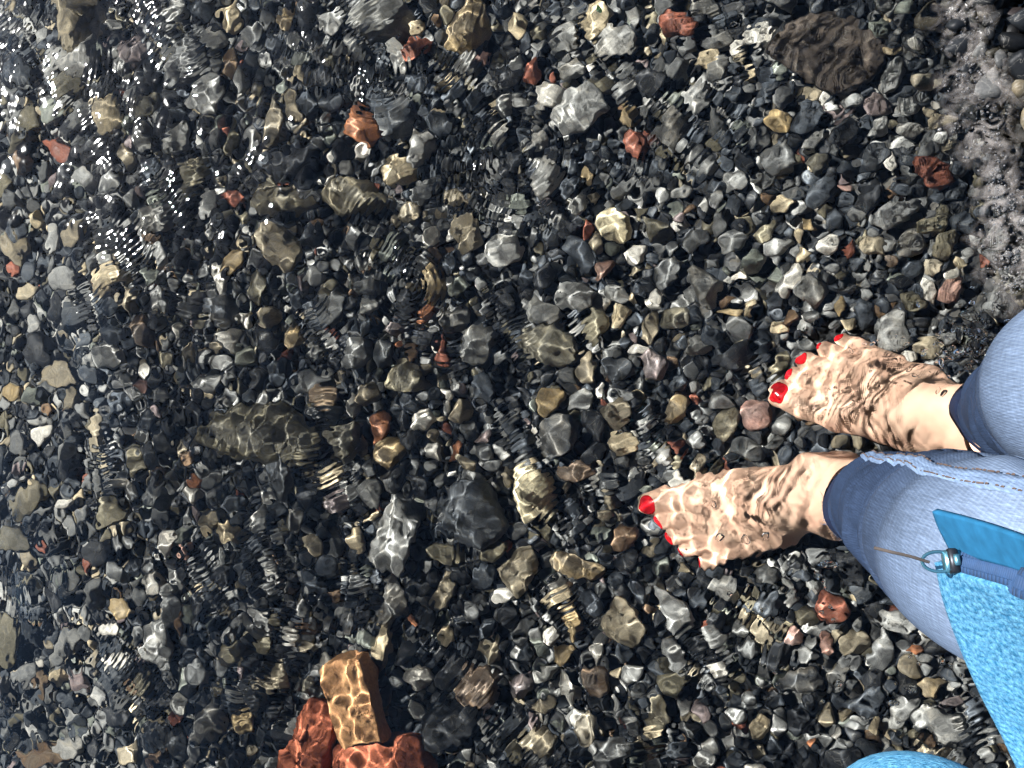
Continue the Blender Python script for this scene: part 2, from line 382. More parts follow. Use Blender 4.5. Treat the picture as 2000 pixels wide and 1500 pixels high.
HEROES = [
 (150,42,135,95,70,'tn'),(150,112,75,68,20,'lg'),(260,100,62,60,0,'pu'),(360,120,110,75,82,'gr'),(447,35,56,46,100,'cr'),(410,80,52,34,20,'lg'),
 (445,122,55,34,110,'br'),(397,185,88,66,95,'lg'),(207,222,66,38,112,'cr'),(150,225,60,50,60,'gr'),(272,262,62,38,95,'gr'),(340,265,66,40,85,'lg'),
 (108,282,92,46,-35,'rd'),(187,290,72,68,0,'dk'),(247,305,52,30,100,'tn'),(370,340,82,50,62,'ol'),(456,382,46,32,-15,'rd'),(170,350,50,40,0,'lg'),
 (125,165,60,50,30,'ol'),(285,208,52,42,20,'ol'),(530,235,95,46,97,'tn'),(573,205,56,26,102,'tn'),(572,80,36,26,80,'lg'),(585,115,46,30,-10,'gn'),
 (560,38,44,38,45,'ye'),(745,30,115,85,10,'gr'),(775,105,74,40,95,'lg'),(815,92,52,40,20,'rd'),(810,50,30,24,80,'cr'),(910,55,105,78,42,'ye'),
 (908,125,66,52,30,'gr'),(705,245,88,66,-55,'ora'),(706,298,36,28,20,'wh'),(775,230,92,66,95,'bl'),(815,285,68,64,40,'lg'),(780,330,74,58,32,'cr'),
 (567,315,88,62,0,'dk'),(855,235,62,44,-30,'bl'),(970,260,62,25,72,'lg'),(982,205,50,32,90,'lg'),(968,206,22,20,0,'cr'),(945,110,32,26,70,'pk'),
 (1165,42,76,54,80,'cr'),(1195,82,95,70,0,'lg'),(1105,75,58,50,30,'lg'),(1038,135,58,40,100,'rd'),(1068,185,64,60,40,'wh'),(1135,215,108,96,60,'lg'),
 (1118,135,48,44,0,'lg'),(1175,165,62,42,10,'ol'),(1228,222,46,32,100,'ye'),(1270,160,72,60,0,'dk'),(1240,280,66,44,100,'rd'),(1325,50,72,48,0,'rd'),
 (1380,115,56,33,32,'cr'),(1402,135,52,38,70,'gr'),(1067,347,74,56,100,'lg'),(1145,345,42,18,98,'ye'),(1310,250,84,72,100,'bl'),(1440,90,46,28,60,'wh'),
 (1405,75,46,42,0,'gr'),(1010,48,46,30,70,'cr'),(1050,278,58,38,60,'lg'),(1332,372,48,30,0,'lg'),(1430,355,56,44,-40,'lg'),(1380,10,66,32,0,'gr'),
 (1520,238,58,44,-20,'ye'),(1595,318,46,44,0,'ol'),(1745,98,42,20,8,'ye'),(1790,82,32,22,10,'wh'),(1815,155,70,42,-10,'tn'),(1735,315,52,30,102,'wh'),
 (1720,205,62,50,0,'pu'),(1665,150,54,46,0,'dk'),(1710,302,62,50,60,'bl'),(1650,365,30,18,0,'pk'),(1845,235,60,30,-5,'tn'),(1780,250,60,34,5,'gr'),
 (297,425,66,64,0,'lg'),(102,465,68,32,80,'lg'),(60,430,32,28,60,'cr'),(222,540,50,46,0,'cr'),(130,545,58,42,0,'lg'),(212,465,78,58,-10,'dk'),
 (450,510,58,36,70,'ye'),(495,560,68,42,100,'ye'),(430,610,70,56,-48,'bl'),(478,632,36,25,110,'wh'),(445,665,46,40,-20,'wh'),(268,650,72,36,112,'br'),
 (240,590,46,25,95,'tn'),(425,545,72,25,98,'wh'),(155,615,56,50,0,'bl'),(75,680,72,68,0,'dk'),(115,730,84,52,10,'tn'),(277,749,36,24,15,'pk'),
 (280,722,30,25,60,'wh'),(480,700,56,45,50,'gn'),(395,745,72,30,-15,'lg'),(370,690,36,28,100,'tn'),(345,650,44,18,95,'wh'),(560,385,115,62,0,'ol'),
 (690,390,135,90,-30,'ol'),(545,475,98,60,-58,'tn'),(847,550,78,42,82,'ye'),(835,610,42,36,30,'ora'),(568,663,56,50,60,'ye'),(722,597,44,36,20,'lg'),
 (858,685,62,26,97,'rd'),(910,455,78,66,-30,'tn'),(985,485,68,58,60,'lg'),(845,460,50,34,60,'wh'),(935,672,84,66,80,'gr'),(890,620,52,40,40,'lg'),
 (690,690,64,58,40,'gr'),(745,690,56,40,100,'bl'),(900,560,46,40,20,'gn'),(800,415,46,40,100,'tn'),(770,640,54,34,0,'pu'),(777,656,20,12,90,'wh'),
 (778,674,26,16,0,'ora'),(795,735,88,60,-10,'ol'),(720,560,52,44,40,'gr'),(1195,440,74,58,100,'cr'),(1285,445,62,52,0,'ol'),(1175,525,58,30,42,'pk'),
 (1237,498,46,42,0,'wh'),(1130,398,46,40,100,'lg'),(1122,580,68,58,-30,'lg'),(1062,608,72,48,-15,'gr'),(1070,665,125,92,-15,'ol'),(1140,715,66,38,98,'tn'),
 (1270,642,64,42,100,'tn'),(1323,622,66,52,0,'ol'),(1242,686,44,17,5,'wh'),(1362,675,58,40,15,'lg'),(1375,560,88,74,-20,'gr'),(1280,577,26,22,90,'wh'),
 (1230,580,26,20,80,'cr'),(1060,545,62,48,100,'dk'),(1275,715,62,58,0,'pu'),(1205,720,56,45,0,'bl'),(1430,607,46,15,-5,'ye'),(1465,600,32,22,80,'cr'),
 (1550,540,64,34,62,'wh'),(1587,570,74,64,30,'gr'),(1622,478,48,36,25,'wh'),(1560,458,31,26,90,'cr'),(1583,435,32,24,0,'ye'),(1530,400,42,36,50,'cr'),
 (1660,485,38,22,75,'rd'),(1710,480,56,44,-30,'tn'),(1780,470,62,48,20,'gr'),(1745,505,28,22,0,'br'),(1850,475,60,54,80,'ol'),(1820,520,40,36,60,'tn'),
 (1857,568,52,48,0,'pk'),(1816,570,52,24,100,'wh'),(1785,590,54,48,0,'ol'),(1880,512,29,25,0,'cr'),(1640,600,32,22,80,'ye'),(1523,638,42,28,0,'cr'),
 (1525,560,46,34,100,'lg'),(1658,632,30,20,0,'cr'),(187,840,82,34,86,'tn'),(15,770,44,36,0,'ye'),(75,855,38,34,0,'wh'),(385,940,36,28,-60,'ora'),
 (372,965,36,25,0,'wh'),(320,860,52,34,80,'gr'),(495,850,262,128,4,'ol'),(205,1010,62,44,48,'ol'),(125,988,36,28,15,'wh'),(445,1040,66,48,110,'cr'),
 (412,1015,46,38,60,'tn'),(350,1048,33,28,60,'gn'),(358,1080,30,25,90,'pk'),(318,1060,46,27,70,'wh'),(55,980,66,44,45,'ol'),(35,1045,66,52,0,'ol'),
 (190,1085,62,58,0,'dk'),(160,1110,26,15,80,'rd'),(185,945,62,30,85,'gr'),(245,950,52,42,0,'bl'),(550,925,102,60,95,'bl'),(632,775,42,38,0,'br'),
 (735,840,68,32,82,'ora'),(757,885,70,60,20,'ye'),(828,820,52,44,60,'wh'),(900,805,52,44,100,'tn'),(888,882,52,20,75,'ora'),(912,903,58,30,-42,'tn'),
 (655,980,52,40,20,'pu'),(713,973,62,40,100,'lg'),(778,1042,150,88,80,'lg'),(925,1002,128,108,100,'bl'),(698,1055,52,38,112,'cr'),(770,940,58,50,20,'bl'),
 (865,1085,66,40,0,'ol'),(665,860,78,64,70,'ol'),(615,1065,46,34,100,'tn'),(578,1012,52,44,60,'gr'),(702,872,46,19,80,'wh'),(846,882,32,28,60,'wh'),
 (685,797,52,36,80,'lg'),(1073,785,60,42,72,'ye'),(1130,778,46,42,0,'gr'),(1200,808,63,52,80,'tn'),(1215,865,50,45,-40,'cr'),(1090,850,94,80,60,'bl'),
 (1155,830,62,58,0,'dk'),(1480,805,68,64,30,'pk'),(1320,800,58,46,20,'ye'),(1422,830,68,42,58,'ol'),(1035,965,112,94,-42,'cr'),(1125,920,72,48,25,'br'),
 (1166,930,40,18,72,'wh'),(1191,942,42,36,-30,'bl'),(1355,865,42,34,0,'gr'),(1360,910,44,30,70,'tn'),(1421,915,42,11,97,'rd'),(1325,945,42,24,70,'wh'),
 (1005,1112,92,74,60,'tn'),(1125,1107,122,52,-5,'ye'),(300,1260,88,54,100,'lg'),(292,1140,40,36,60,'wh'),(15,1255,102,56,85,'ol'),(125,1265,78,34,76,'gr'),
 (235,1185,46,38,0,'ye'),(188,1290,44,38,30,'tn'),(228,1400,54,48,0,'dk'),(85,1482,80,46,5,'br'),(255,1470,58,54,0,'tn'),(345,1405,42,25,20,'rd'),
 (345,1460,74,54,-35,'bl'),(130,1460,52,44,-40,'lg'),(55,1320,52,45,0,'gr'),(280,1330,52,42,60,'ol'),(85,1340,40,30,70,'br'),(355,1370,48,44,30,'lg'),
 (365,1250,46,32,100,'bl'),(210,1225,36,24,-20,'wh'),(415,1410,72,54,100,'gr'),(480,1410,52,35,95,'ye'),(633,1310,54,32,115,'wh'),(745,1278,104,40,72,'cr'),
 (566,1243,39,25,100,'wh'),(770,1180,98,54,85,'gr'),(868,1240,43,28,105,'cr'),(810,1218,22,20,0,'ora'),(820,1320,54,45,-20,'wh'),(752,1384,30,27,0,'tn'),
 (762,1358,38,28,30,'gr'),(880,1420,112,76,15,'dk'),(930,1350,88,78,-50,'br'),(878,1318,78,48,45,'dk'),(955,1272,62,30,70,'tn'),(685,1215,48,40,60,'bl'),
 (632,1215,52,40,0,'bl'),(510,1215,52,30,100,'lg'),(595,1335,42,25,70,'ol'),(617,1350,37,30,0,'gr'),(1120,1222,74,36,105,'ye'),(1100,1285,62,36,22,'ye'),
 (1222,1215,98,88,100,'tn'),(1320,1190,98,48,112,'lg'),(1172,1275,42,34,60,'wh'),(1172,1332,68,58,-55,'br'),(1110,1355,72,36,100,'wh'),(1235,1315,37,32,0,'lg'),
 (1320,1280,72,50,-30,'gr'),(1060,1318,47,28,15,'lg'),(1150,1428,62,50,60,'tn'),(1050,1460,68,58,20,'tn'),(1200,1475,88,52,0,'gr'),(1275,1432,30,27,0,'cr'),
 (1290,1393,62,48,80,'ol'),(1010,1345,62,40,70,'pu'),(1412,1150,64,54,0,'lg'),(1485,1420,44,38,30,'cr'),(1088,1168,58,40,40,'cr'),(1625,1195,76,60,-20,'rd'),
 (1550,1245,40,32,-50,'pk'),(1610,1262,38,31,-50,'pk'),(1572,1283,36,26,-40,'lg'),(1790,1270,42,23,0,'ora'),(1670,1255,58,44,10,'tn'),(1565,1330,74,50,0,'bl'),
 (1640,1325,62,36,10,'gr'),(1822,1345,62,46,10,'ye'),(1855,1375,58,25,12,'pu'),(1752,1410,47,35,0,'lg'),(1710,1420,46,28,80,'cr'),(1615,1400,47,27,100,'tn'),
 (1590,1450,24,18,60,'ora'),(1638,1440,27,22,0,'wh'),
]
# named stones other labels can lean on: index by photo position
MARKS = {
 (150,42): 'large speckled tan rock near the top left corner', (745,30): 'big round speckled grey rock at the top edge',
 (910,55): 'big golden brown rock at the top edge', (705,245): 'orange brown slab lying aslant below the sun glints',
 (1165,42): 'cream stone with a tiny green leaf on it', (1135,215): 'biggest pale grey stone in the upper middle',
 (567,315): 'flat black rock between the tan stones', (690,390): 'big olive brown rock with fine ripples across it',
 (297,425): 'round pale mottled stone on dark gravel', (1195,440): 'brightest cream white stone in the picture',
 (847,550): 'long golden yellow stone standing out near the centre', (1070,665): 'big olive brown rock right of the centre',
 (495,850): 'huge flat dark olive slab', (925,1002): 'large slate blue triangular stone', (778,1042): 'large pale grey wedge shaped stone',
 (1035,965): 'large cream stone cut by ripples left of the lower foot', (1073,785): 'ochre oval pebble with an orange tip below it',
 (1215,865): 'round creamy yellow pebble', (1480,805): 'pinkish brown stone between the two feet', (735,840): 'bright orange red stone on the olive one',
 (300,1260): 'pale grey upright stone among small gravel', (85,1482): 'brown boulder at the bottom left corner',
 (745,1278): 'pale pointed stone beside the tan brick', (1222,1215): 'big tan stone below the lower foot',
 (1625,1195): 'brick red stone broken up by ripples', (1857,568): 'brownish pink block near the foam', (880,1420): 'big flat black stone right of the bricks',
 (1320,1190): 'tall pale grey stone under the lower foot', (187,840): 'lumpy upright tan stone', (1110,1355): 'bright white pebble near the bottom middle',
 (545,475): 'speckled tan stone lying aslant', (1323,622): 'rounded olive yellow stone in the middle right', (1622,478): 'white faceted stone right of the middle',
 (1520,238): 'orange tan stone left of the big wet rock', (385,940): 'hooked orange red pebble', (1790,1270): 'amber orange pebble near the jeans',
}
SHORT = {
 (150,42): 'speckled tan rock', (745,30): 'speckled grey rock', (910,55): 'golden brown rock', (705,245): 'orange brown slab', (1165,42): 'leaf topped cream stone',
 (1135,215): 'biggest pale grey stone', (567,315): 'flat black rock', (690,390): 'rippled olive rock', (297,425): 'round mottled stone', (1195,440): 'brightest cream stone',
 (847,550): 'long golden stone', (1070,665): 'big central olive rock', (495,850): 'huge olive slab', (925,1002): 'slate triangular stone', (778,1042): 'pale wedge stone',
 (1035,965): 'ripple cut cream stone', (1073,785): 'ochre oval pebble', (1215,865): 'round creamy pebble', (1480,805): 'pinkish stone between the feet',
 (735,840): 'bright orange red stone', (300,1260): 'pale upright stone', (85,1482): 'brown corner boulder', (745,1278): 'pale pointed stone', (1222,1215): 'big tan stone',
 (1625,1195): 'rippled red stone', (1857,568): 'brownish pink block', (880,1420): 'big flat black stone', (1320,1190): 'tall pale grey stone', (187,840): 'lumpy tan stone',
 (1110,1355): 'bright white pebble', (545,475): 'aslant speckled stone', (1323,622): 'olive yellow stone', (1622,478): 'white faceted stone', (1520,238): 'orange tan stone',
 (385,940): 'hooked red pebble', (1790,1270): 'amber pebble',
}

def describe(h):
    px, py, w, d, a, c = h
    noun = 'pebble' if max(w, d) < 50 else 'stone' if max(w, d) < 78 else 'rock'
    r = w / d
    shape = 'long' if r > 1.9 else 'oblong' if r > 1.4 else 'round' if r < 1.13 else 'blocky'
    return '%s %s %s' % (shape, WORD[c], noun), noun

def sector(dx, dy):
    a = math.degrees(math.atan2(-dy, dx)) % 360
    return ['right of', 'above and right of', 'above', 'above and left of', 'left of', 'below and left of', 'below', 'below and right of'][int((a + 22.5) // 45) % 8]

def hero_labels():
    desc = [describe(h) for h in HEROES]
    labels = []
    for i, h in enumerate(HEROES):
        key = (h[0], h[1])
        if key in MARKS:
            labels.append(MARKS[key]); continue
        best = None
        for m, phrase in sorted(SHORT.items(), key=lambda q: (q[0][0] - h[0]) ** 2 + (q[0][1] - h[1]) ** 2):
            sec = sector(h[0] - m[0], h[1] - m[1]); dist = math.hypot(h[0] - m[0], h[1] - m[1])
            same = sorted(math.hypot(g[0] - m[0], g[1] - m[1]) for j, g in enumerate(HEROES)
                          if j != i and (g[0], g[1]) not in MARKS and desc[j][0] == desc[i][0] and sector(g[0] - m[0], g[1] - m[1]) == sec)
            rank = sum(1 for q in same if q < dist)
            word = '' if not [q for q in same if q < dist * 1.8] and rank == 0 else ('nearest ' if rank == 0 else None)
            if word is None: continue
            best = '%s%s %s the %s' % (word, desc[i][0], sec, phrase); break
        labels.append(best or '%s second nearest the %s' % (desc[i][0], 'huge olive slab'))
    return labels, [d[1] for d in desc]

LABELS, NOUNS = hero_labels()

cell = {}
def free(x, y, r, f):
    i, j = int(x // 0.04), int(y // 0.04)
    for a in range(i - 3, i + 4):
        for b in range(j - 3, j + 4):
            for (qx, qy, qr) in cell.get((a, b), ()):
                if (qx - x) ** 2 + (qy - y) ** 2 < (f * (qr + r)) ** 2: return False
    return True
def put(x, y, r): cell.setdefault((int(x // 0.04), int(y // 0.04)), []).append((x, y, r))

def put_ellipse(c, ax, hl, hw, ang):
    n = max(1, int(round(hl / hw)))
    for k in range(-n + 1, n):
        t = k * (hl - hw) / max(1, n - 1) if n > 1 else 0
        put(c[0] + ax[0] * t, c[1] + ax[1] * t, hw * 0.97)

GROUP = 'stones lying on the shallow sea bed'
for i, h in enumerate(HEROES):
    px, py, w, d, ang, c = h
    a = math.radians(ang); r = np.random.default_rng(1000 + i)
    lift = 0.012 if w < 60 else 0.02
    p0 = under(px, py, lift)
    p1 = under(px + w / 2 * math.cos(a), py - w / 2 * math.sin(a), lift) - p0
    p2 = under(px + d / 2 * math.sin(a), py + d / 2 * math.cos(a), lift) - p0
    hl, hw = np.hypot(*p1[:2]), np.hypot(*p2[:2])
    th = math.atan2(p1[1], p1[0])
    big = w > 78
    if h[0] == 495: hz = hw * 0.32
    else: hz = min(hl, hw) * r.uniform(0.6, 0.8)
    v, f = stone_shape(4 if big else 3, 2000 + i, planes=int(r.integers(8, 14)), p=r.uniform(14, 34), rough=0.025)
    rot = np.array(Matrix.Rotation(th, 3, 'Z') @ Matrix.Rotation(r.normal() * .12, 3, 'X') @ Matrix.Rotation(r.normal() * .10, 3, 'Y'))
    v = (v * np.array([hl, hw, hz]) * 1.04) @ rot.T
    cen = np.array([p0[0], p0[1], bed(p0[0], p0[1]) + 0.004 + hz * 0.62])
    colr = np.array(PAL[c]) * r.uniform(0.9, 1.15)
    if h[0] == 495: colr = np.array((0.080, 0.072, 0.050))
    if h[:2] in ((1195, 440), (1035, 965)): colr = np.array((0.80, 0.70, 0.48))
    two = np.array(PAL[['tn', 'gr', 'ol', 'lg'][int(r.integers(4))]])
    mixf = 0.35 * (0.5 + 0.5 * np.sin(v @ (r.normal(size=3) * 110) + r.uniform(0, 6)) * np.sin(v @ (r.normal(size=3) * 70)))[:, None]
    cc = colr * (1 - mixf) + two * mixf if c not in ('wh', 'rd', 'ora', 'dk', 'cr') and h[0] != 495 else np.repeat(colr[None], len(v), 0)
    o = mesh_obj('rock' if NOUNS[i] == 'rock' else NOUNS[i], v, f, M_STONE, col=cc)
    o.location = cen
    tag(o, LABELS[i], NOUNS[i], GROUP)
    put_ellipse(cen, (math.cos(th), math.sin(th)), hl, hw, th)

# the big dark rock that breaks the surface near the shore
p0 = at_height(1620, 85, -0.01)
v, f = stone_shape(4, 78, planes=11, p=9, rough=0.008)
v = v * np.array([0.07, 0.052, 0.022])
o = mesh_obj('rock', v, f, M_STONE, col=np.array((0.085, 0.070, 0.060)))
o.location = (p0[0], p0[1], -0.054); put(p0[0], p0[1], 0.05)
tag(o, 'big dark brown wet rock breaking the surface left of the foam', 'rock', GROUP)

# a tiny leaf lying on the cream stone
p0 = under(1169, 20, 0.052)
n = 14; vs = []; 
for k in range(n):
    q = 2 * math.pi * k / n
    vs.append((0.0062 * math.cos(q), 0.0030 * math.sin(q) * (1 - 0.35 * math.cos(q)), 0.0008 * math.cos(2 * q)))
vs = [Vector(v) for v in vs]; top = vs + [v - Vector((0, 0, 0.0004)) for v in vs]
fc = [list(range(n)), list(range(2 * n - 1, n - 1, -1))] + [[k, k + n, (k + 1) % n + n, (k + 1) % n] for k in range(n)]
t = NT('leaf_green'); b = t.n('ShaderNodeBsdfPrincipled', Roughness=0.5); b.inputs['Base Color'].default_value = (0.02, 0.06, 0.012, 1); t.l(b.outputs[0], t.out.inputs[0])
o = mesh_obj('leaf', top, fc, t.m, smooth=False)
o.location = p0; o.rotation_euler = (0.1, -0.1, 1.9)
tag(o, 'tiny dark green leaf lying on the cream stone', 'leaf')

# ----------------------------------------------------------------------------
# three broken bricks at the lower edge
# ----------------------------------------------------------------------------
def brick_material(name, c1, c2, grit):
    t = NT(name)
    co = t.n('ShaderNodeTexCoord').outputs['Object']
    n1 = t.n('ShaderNodeTexNoise', Scale=45.0, Detail=7.0, Roughness=0.7); t.l(co, n1.inputs['Vector'])
    n2 = t.n('ShaderNodeTexNoise', Scale=260.0, Detail=4.0, Roughness=0.7); t.l(co, n2.inputs['Vector'])
    v = t.n('ShaderNodeTexVoronoi', Scale=230.0); t.l(co, v.inputs['Vector'])
    c = t.mix(c1, c2, t.ramp(n1.outputs[0], [(0.35, 0.0), (0.65, 1.0)]))
    c = t.mix(c, t.ramp(n2.outputs[0], [(0.3, 0.65), (0.6, 1.1), (0.8, 1.35)]), 1.0, 'MULTIPLY')
    c = t.mix(c, (0.12, 0.05, 0.03), t.ramp(v.outputs['Distance'], [(0.05, 0.6), (0.16, 0.0)]))
    b = t.n('ShaderNodeBsdfPrincipled', Roughness=0.75); b.inputs['Specular IOR Level'].default_value = 0.1
    t.l(c, b.inputs['Base Color'])
    bp = t.n('ShaderNodeBump', Strength=grit, Distance=0.0025); t.l(n2.outputs[0], bp.inputs['Height']); t.l(bp.outputs[0], b.inputs['Normal'])
    t.l(b.outputs[0], t.out.inputs[0])
    return t.m

def brick_fragment(px, py, ln, wd, ang, hz, z0, material, label, seed, tilt=(0, 0), taper=0.0, crack=False):
    r = np.random.default_rng(seed)
    d, f = icosphere(5)
    nn = np.array([(1, 0, 0), (-1, 0, 0), (0, 1, 0), (0, -1, 0), (0, 0, 1), (0, 0, -1)], float)
    ex = r.normal(size=(5, 3)); ex[:, 2] *= 0.4; ex /= np.linalg.norm(ex, axis=1)[:, None]
    q = np.maximum(d @ nn.T, 0); e = np.maximum(d @ ex.T, 0) / r.uniform(1.18, 1.36, 5)
    rad = (np.sum(q ** 26, 1) + np.sum(e ** 26, 1)) ** (-1 / 26)
    v = d * rad[:, None]
    k = r.normal(size=(8, 3)) * np.linspace(2, 16, 8)[:, None]; ph = r.uniform(0, 6, 8)
    v *= (1 + 0.0035 * np.sum(np.sin(v @ k.T + ph) / np.linspace(1, 2, 8), axis=1))[:, None]
    v[:, 1] *= 1 + taper * v[:, 0]
    if crack:
        g = np.exp(-((v[:, 1] - 0.05 - 0.08 * np.sin(v[:, 0] * 3)) / 0.035) ** 2) * (v[:, 2] > 0.3)
        v[:, 2] -= 0.10 * g
    a = math.radians(ang)
    p0 = under(px, py, z0 + hz)
    p1 = under(px + ln / 2 * math.cos(a), py - ln / 2 * math.sin(a), z0 + hz) - p0
    p2 = under(px + wd / 2 * math.sin(a), py + wd / 2 * math.cos(a), z0 + hz) - p0
    hl, hw = np.hypot(*p1[:2]), np.hypot(*p2[:2])
    o = mesh_obj('brick_fragment', v * np.array([hl, hw, hz]), f, material)
    o.location = (p0[0], p0[1], bed(p0[0], p0[1]) + z0 + hz)
    o.rotation_euler = (tilt[0], tilt[1], math.atan2(p1[1], p1[0]))
    tag(o, label, 'brick', 'broken bricks on the sea bed')
    put_ellipse(o.location, (p1[0] / hl, p1[1] / hl), hl, hw, 0)
    return o

B_RED = brick_material('red_brick', (0.50, 0.16, 0.085), (0.42, 0.125, 0.07), 0.5)
B_TAN = brick_material('tan_brick', (0.58, 0.33, 0.16), (0.50, 0.25, 0.12), 0.4)
brick_fragment(692, 1368, 172, 88, -74, 0.022, 0.024, B_TAN, 'tan orange brick piece lying across the two red ones', 3, tilt=(0.10, 0.05))
brick_fragment(603, 1446, 150, 82, 72, 0.020, 0.008, B_RED, 'cracked red brick piece left of the tan brick', 5, tilt=(-0.08, 0.1), taper=-0.22, crack=True)
brick_fragment(748, 1502, 185, 120, 10, 0.022, 0.004, B_RED, 'rough red brick at the bottom edge under the tan brick', 8, tilt=(0.05, -0.05))

# ----------------------------------------------------------------------------
# the person wading: bare feet with red nails, jeans, blue knitted cardigan
# ----------------------------------------------------------------------------
def surface_net(vals, lo, h):
    ins = vals < 0
    nx, ny, nz = vals.shape
    acc = np.zeros((nx - 1, ny - 1, nz - 1, 3)); cnt = np.zeros((nx - 1, ny - 1, nz - 1))
    for ax in range(3):
        a = [slice(None)] * 3; b = [slice(None)] * 3
        a[ax] = slice(0, -1); b[ax] = slice(1, None)
        va, vb = vals[tuple(a)], vals[tuple(b)]
        cross = (va < 0) != (vb < 0)
        t = np.where(cross, va / np.where(cross, va - vb, 1), 0)
        o1, o2 = [i for i in range(3) if i != ax]
        for d1 in (0, 1):
            for d2 in (0, 1):
                s = [slice(None)] * 3
                s[o1] = slice(d1, cross.shape[o1] - 1 + d1); s[o2] = slice(d2, cross.shape[o2] - 1 + d2)
                c, tt = cross[tuple(s)], t[tuple(s)]
                cnt += c
                acc[..., ax] += np.where(c, tt, 0); acc[..., o1] += np.where(c, d1, 0); acc[..., o2] += np.where(c, d2, 0)
    act = cnt > 0
    idx = -np.ones(act.shape, int); idx[act] = np.arange(act.sum())
    base = np.stack(np.nonzero(act), -1)
    V = (base + acc[act] / cnt[act][:, None]) * h + np.array(lo)
    Q = []
    for ax in range(3):
        o1, o2 = [(1, 2), (2, 0), (0, 1)][ax]
        a = [slice(1, -1)] * 3; b = [slice(1, -1)] * 3
        a[ax] = slice(0, -1); b[ax] = slice(1, None)
        ia, ib = ins[tuple(a)], ins[tuple(b)]
        for flag, flip in ((ia & ~ib, False), (~ia & ib, True)):
            p = np.stack(np.nonzero(flag), -1)
            if not len(p): continue
            p = p + 1; p[:, ax] -= 1
            e1 = np.zeros(3, int); e1[o1] = 1; e2 = np.zeros(3, int); e2[o2] = 1
            q = [idx[tuple((p - x).T)] for x in (e1 + e2, e2, 0 * e1, e1)]
            q = np.stack(q if not flip else q[::-1], -1)
            Q.append(q[(q >= 0).all(1)])
    return V, np.concatenate(Q)

def smin(a, b, k):
    h = np.clip(0.5 + 0.5 * (b - a) / k, 0, 1)
    return b * (1 - h) + a * h - k * h * (1 - h)

def cone(P, a, b, ra, rb, sq=1.0):
    a = np.array(a) / 100; b = np.array(b) / 100
    S = np.array([1, 1, sq])
    a, b, Q = a * S, b * S, P * S
    ab = b - a; t = np.clip(((Q - a) @ ab) / (ab @ ab), 0, 1)
    return np.linalg.norm(Q - a - t[..., None] * ab, axis=-1) - (ra + (rb - ra) * t) / 100

TOES = [  # knuckle, middle, tip with radii (cm); nail half length, half angle
 ((18.0, 2.7, 2.0, 1.75), (21.2, 3.05, 1.75, 1.38), (23.6, 2.95, 1.50, 1.34), 0.92, 0.85),
 ((18.4, 0.7, 2.1, 1.15), (21.4, 0.98, 2.15, 0.86), (23.2, 0.95, 1.15, 0.88), 0.50, 0.70),
 ((18.2, -0.8, 2.0, 1.10), (21.1, -0.78, 2.05, 0.82), (22.7, -0.8, 1.05, 0.82), 0.44, 0.70),
 ((17.6, -2.1, 1.8, 1.05), (20.3, -2.35, 1.85, 0.78), (21.7, -2.5, 0.98, 0.78), 0.40, 0.70),
 ((16.6, -3.3, 1.6, 1.05), (19.0, -3.85, 1.6, 0.78), (20.3, -4.0, 0.9, 0.74), 0.34, 0.70)]
LEAN = 0.36

def foot_sdf(P):
    L = lambda z: 5.4 - LEAN * (z - 7)
    d = cone(P, (3.0, 0, 2.9), (4.2, 0, 4.6), 2.75, 2.9)
    for a, b, ra, rb in (
        ((5.2, 0, 6.2), (L(11), 0, 11), 3.3, 3.2), ((L(11), 0, 11), (L(19), 0, 19), 3.2, 3.4), ((L(19), 0, 19), (L(30), 0, 30), 3.4, 3.6),
        ((2.6, 0, 4.5), (L(11.5) - 2.2, 0, 11.5), 2.0, 1.4),
        ((6.0, 0.1, 6.2), (11.5, 0.8, 4.6), 2.9, 2.35), ((11.5, 0.8, 4.6), (17.2, 1.3, 2.6), 2.35, 1.75),
        ((4.0, -0.6, 2.6), (11, -2.0, 2.1), 2.4, 1.9), ((11, -2.0, 2.1), (16.3, -3.1, 1.7), 1.9, 1.4),
        ((9.0, 1.2, 4.0), (17.6, 2.7, 2.1), 2.1, 2.0), ((9.0, -0.6, 4.4), (17.6, -0.6, 2.1), 2.1, 1.6)):
        d = smin(d, cone(P, a, b, ra, rb), 0.016)
    for m in ((5.6, 3.05, 7.6), (5.0, -3.05, 6.9)):
        d = smin(d, cone(P, m, (m[0], m[1] * .9, m[2] - 1), 0.95, 0.9), 0.012)
    for y0, y1 in ((0.6, 2.6), (0.2, 0.7), (-0.5, -0.8), (-1.0, -2.0)):          # tendons over the instep
        d = smin(d, cone(P, (8.5, y0, 6.3), (16.5, y1, 3.55), 0.35, 0.35), 0.010)
    toes = None
    for k, m, t, _, _ in TOES:
        e = smin(cone(P, k[:3], m[:3], k[3], m[3]), cone(P, m[:3], t[:3], m[3], t[3]), 0.004)
        toes = e if toes is None else smin(toes, e, 0.0007)
    d = smin(d, toes, 0.0055)
    return np.maximum(d, 0.0005 - P[..., 2])

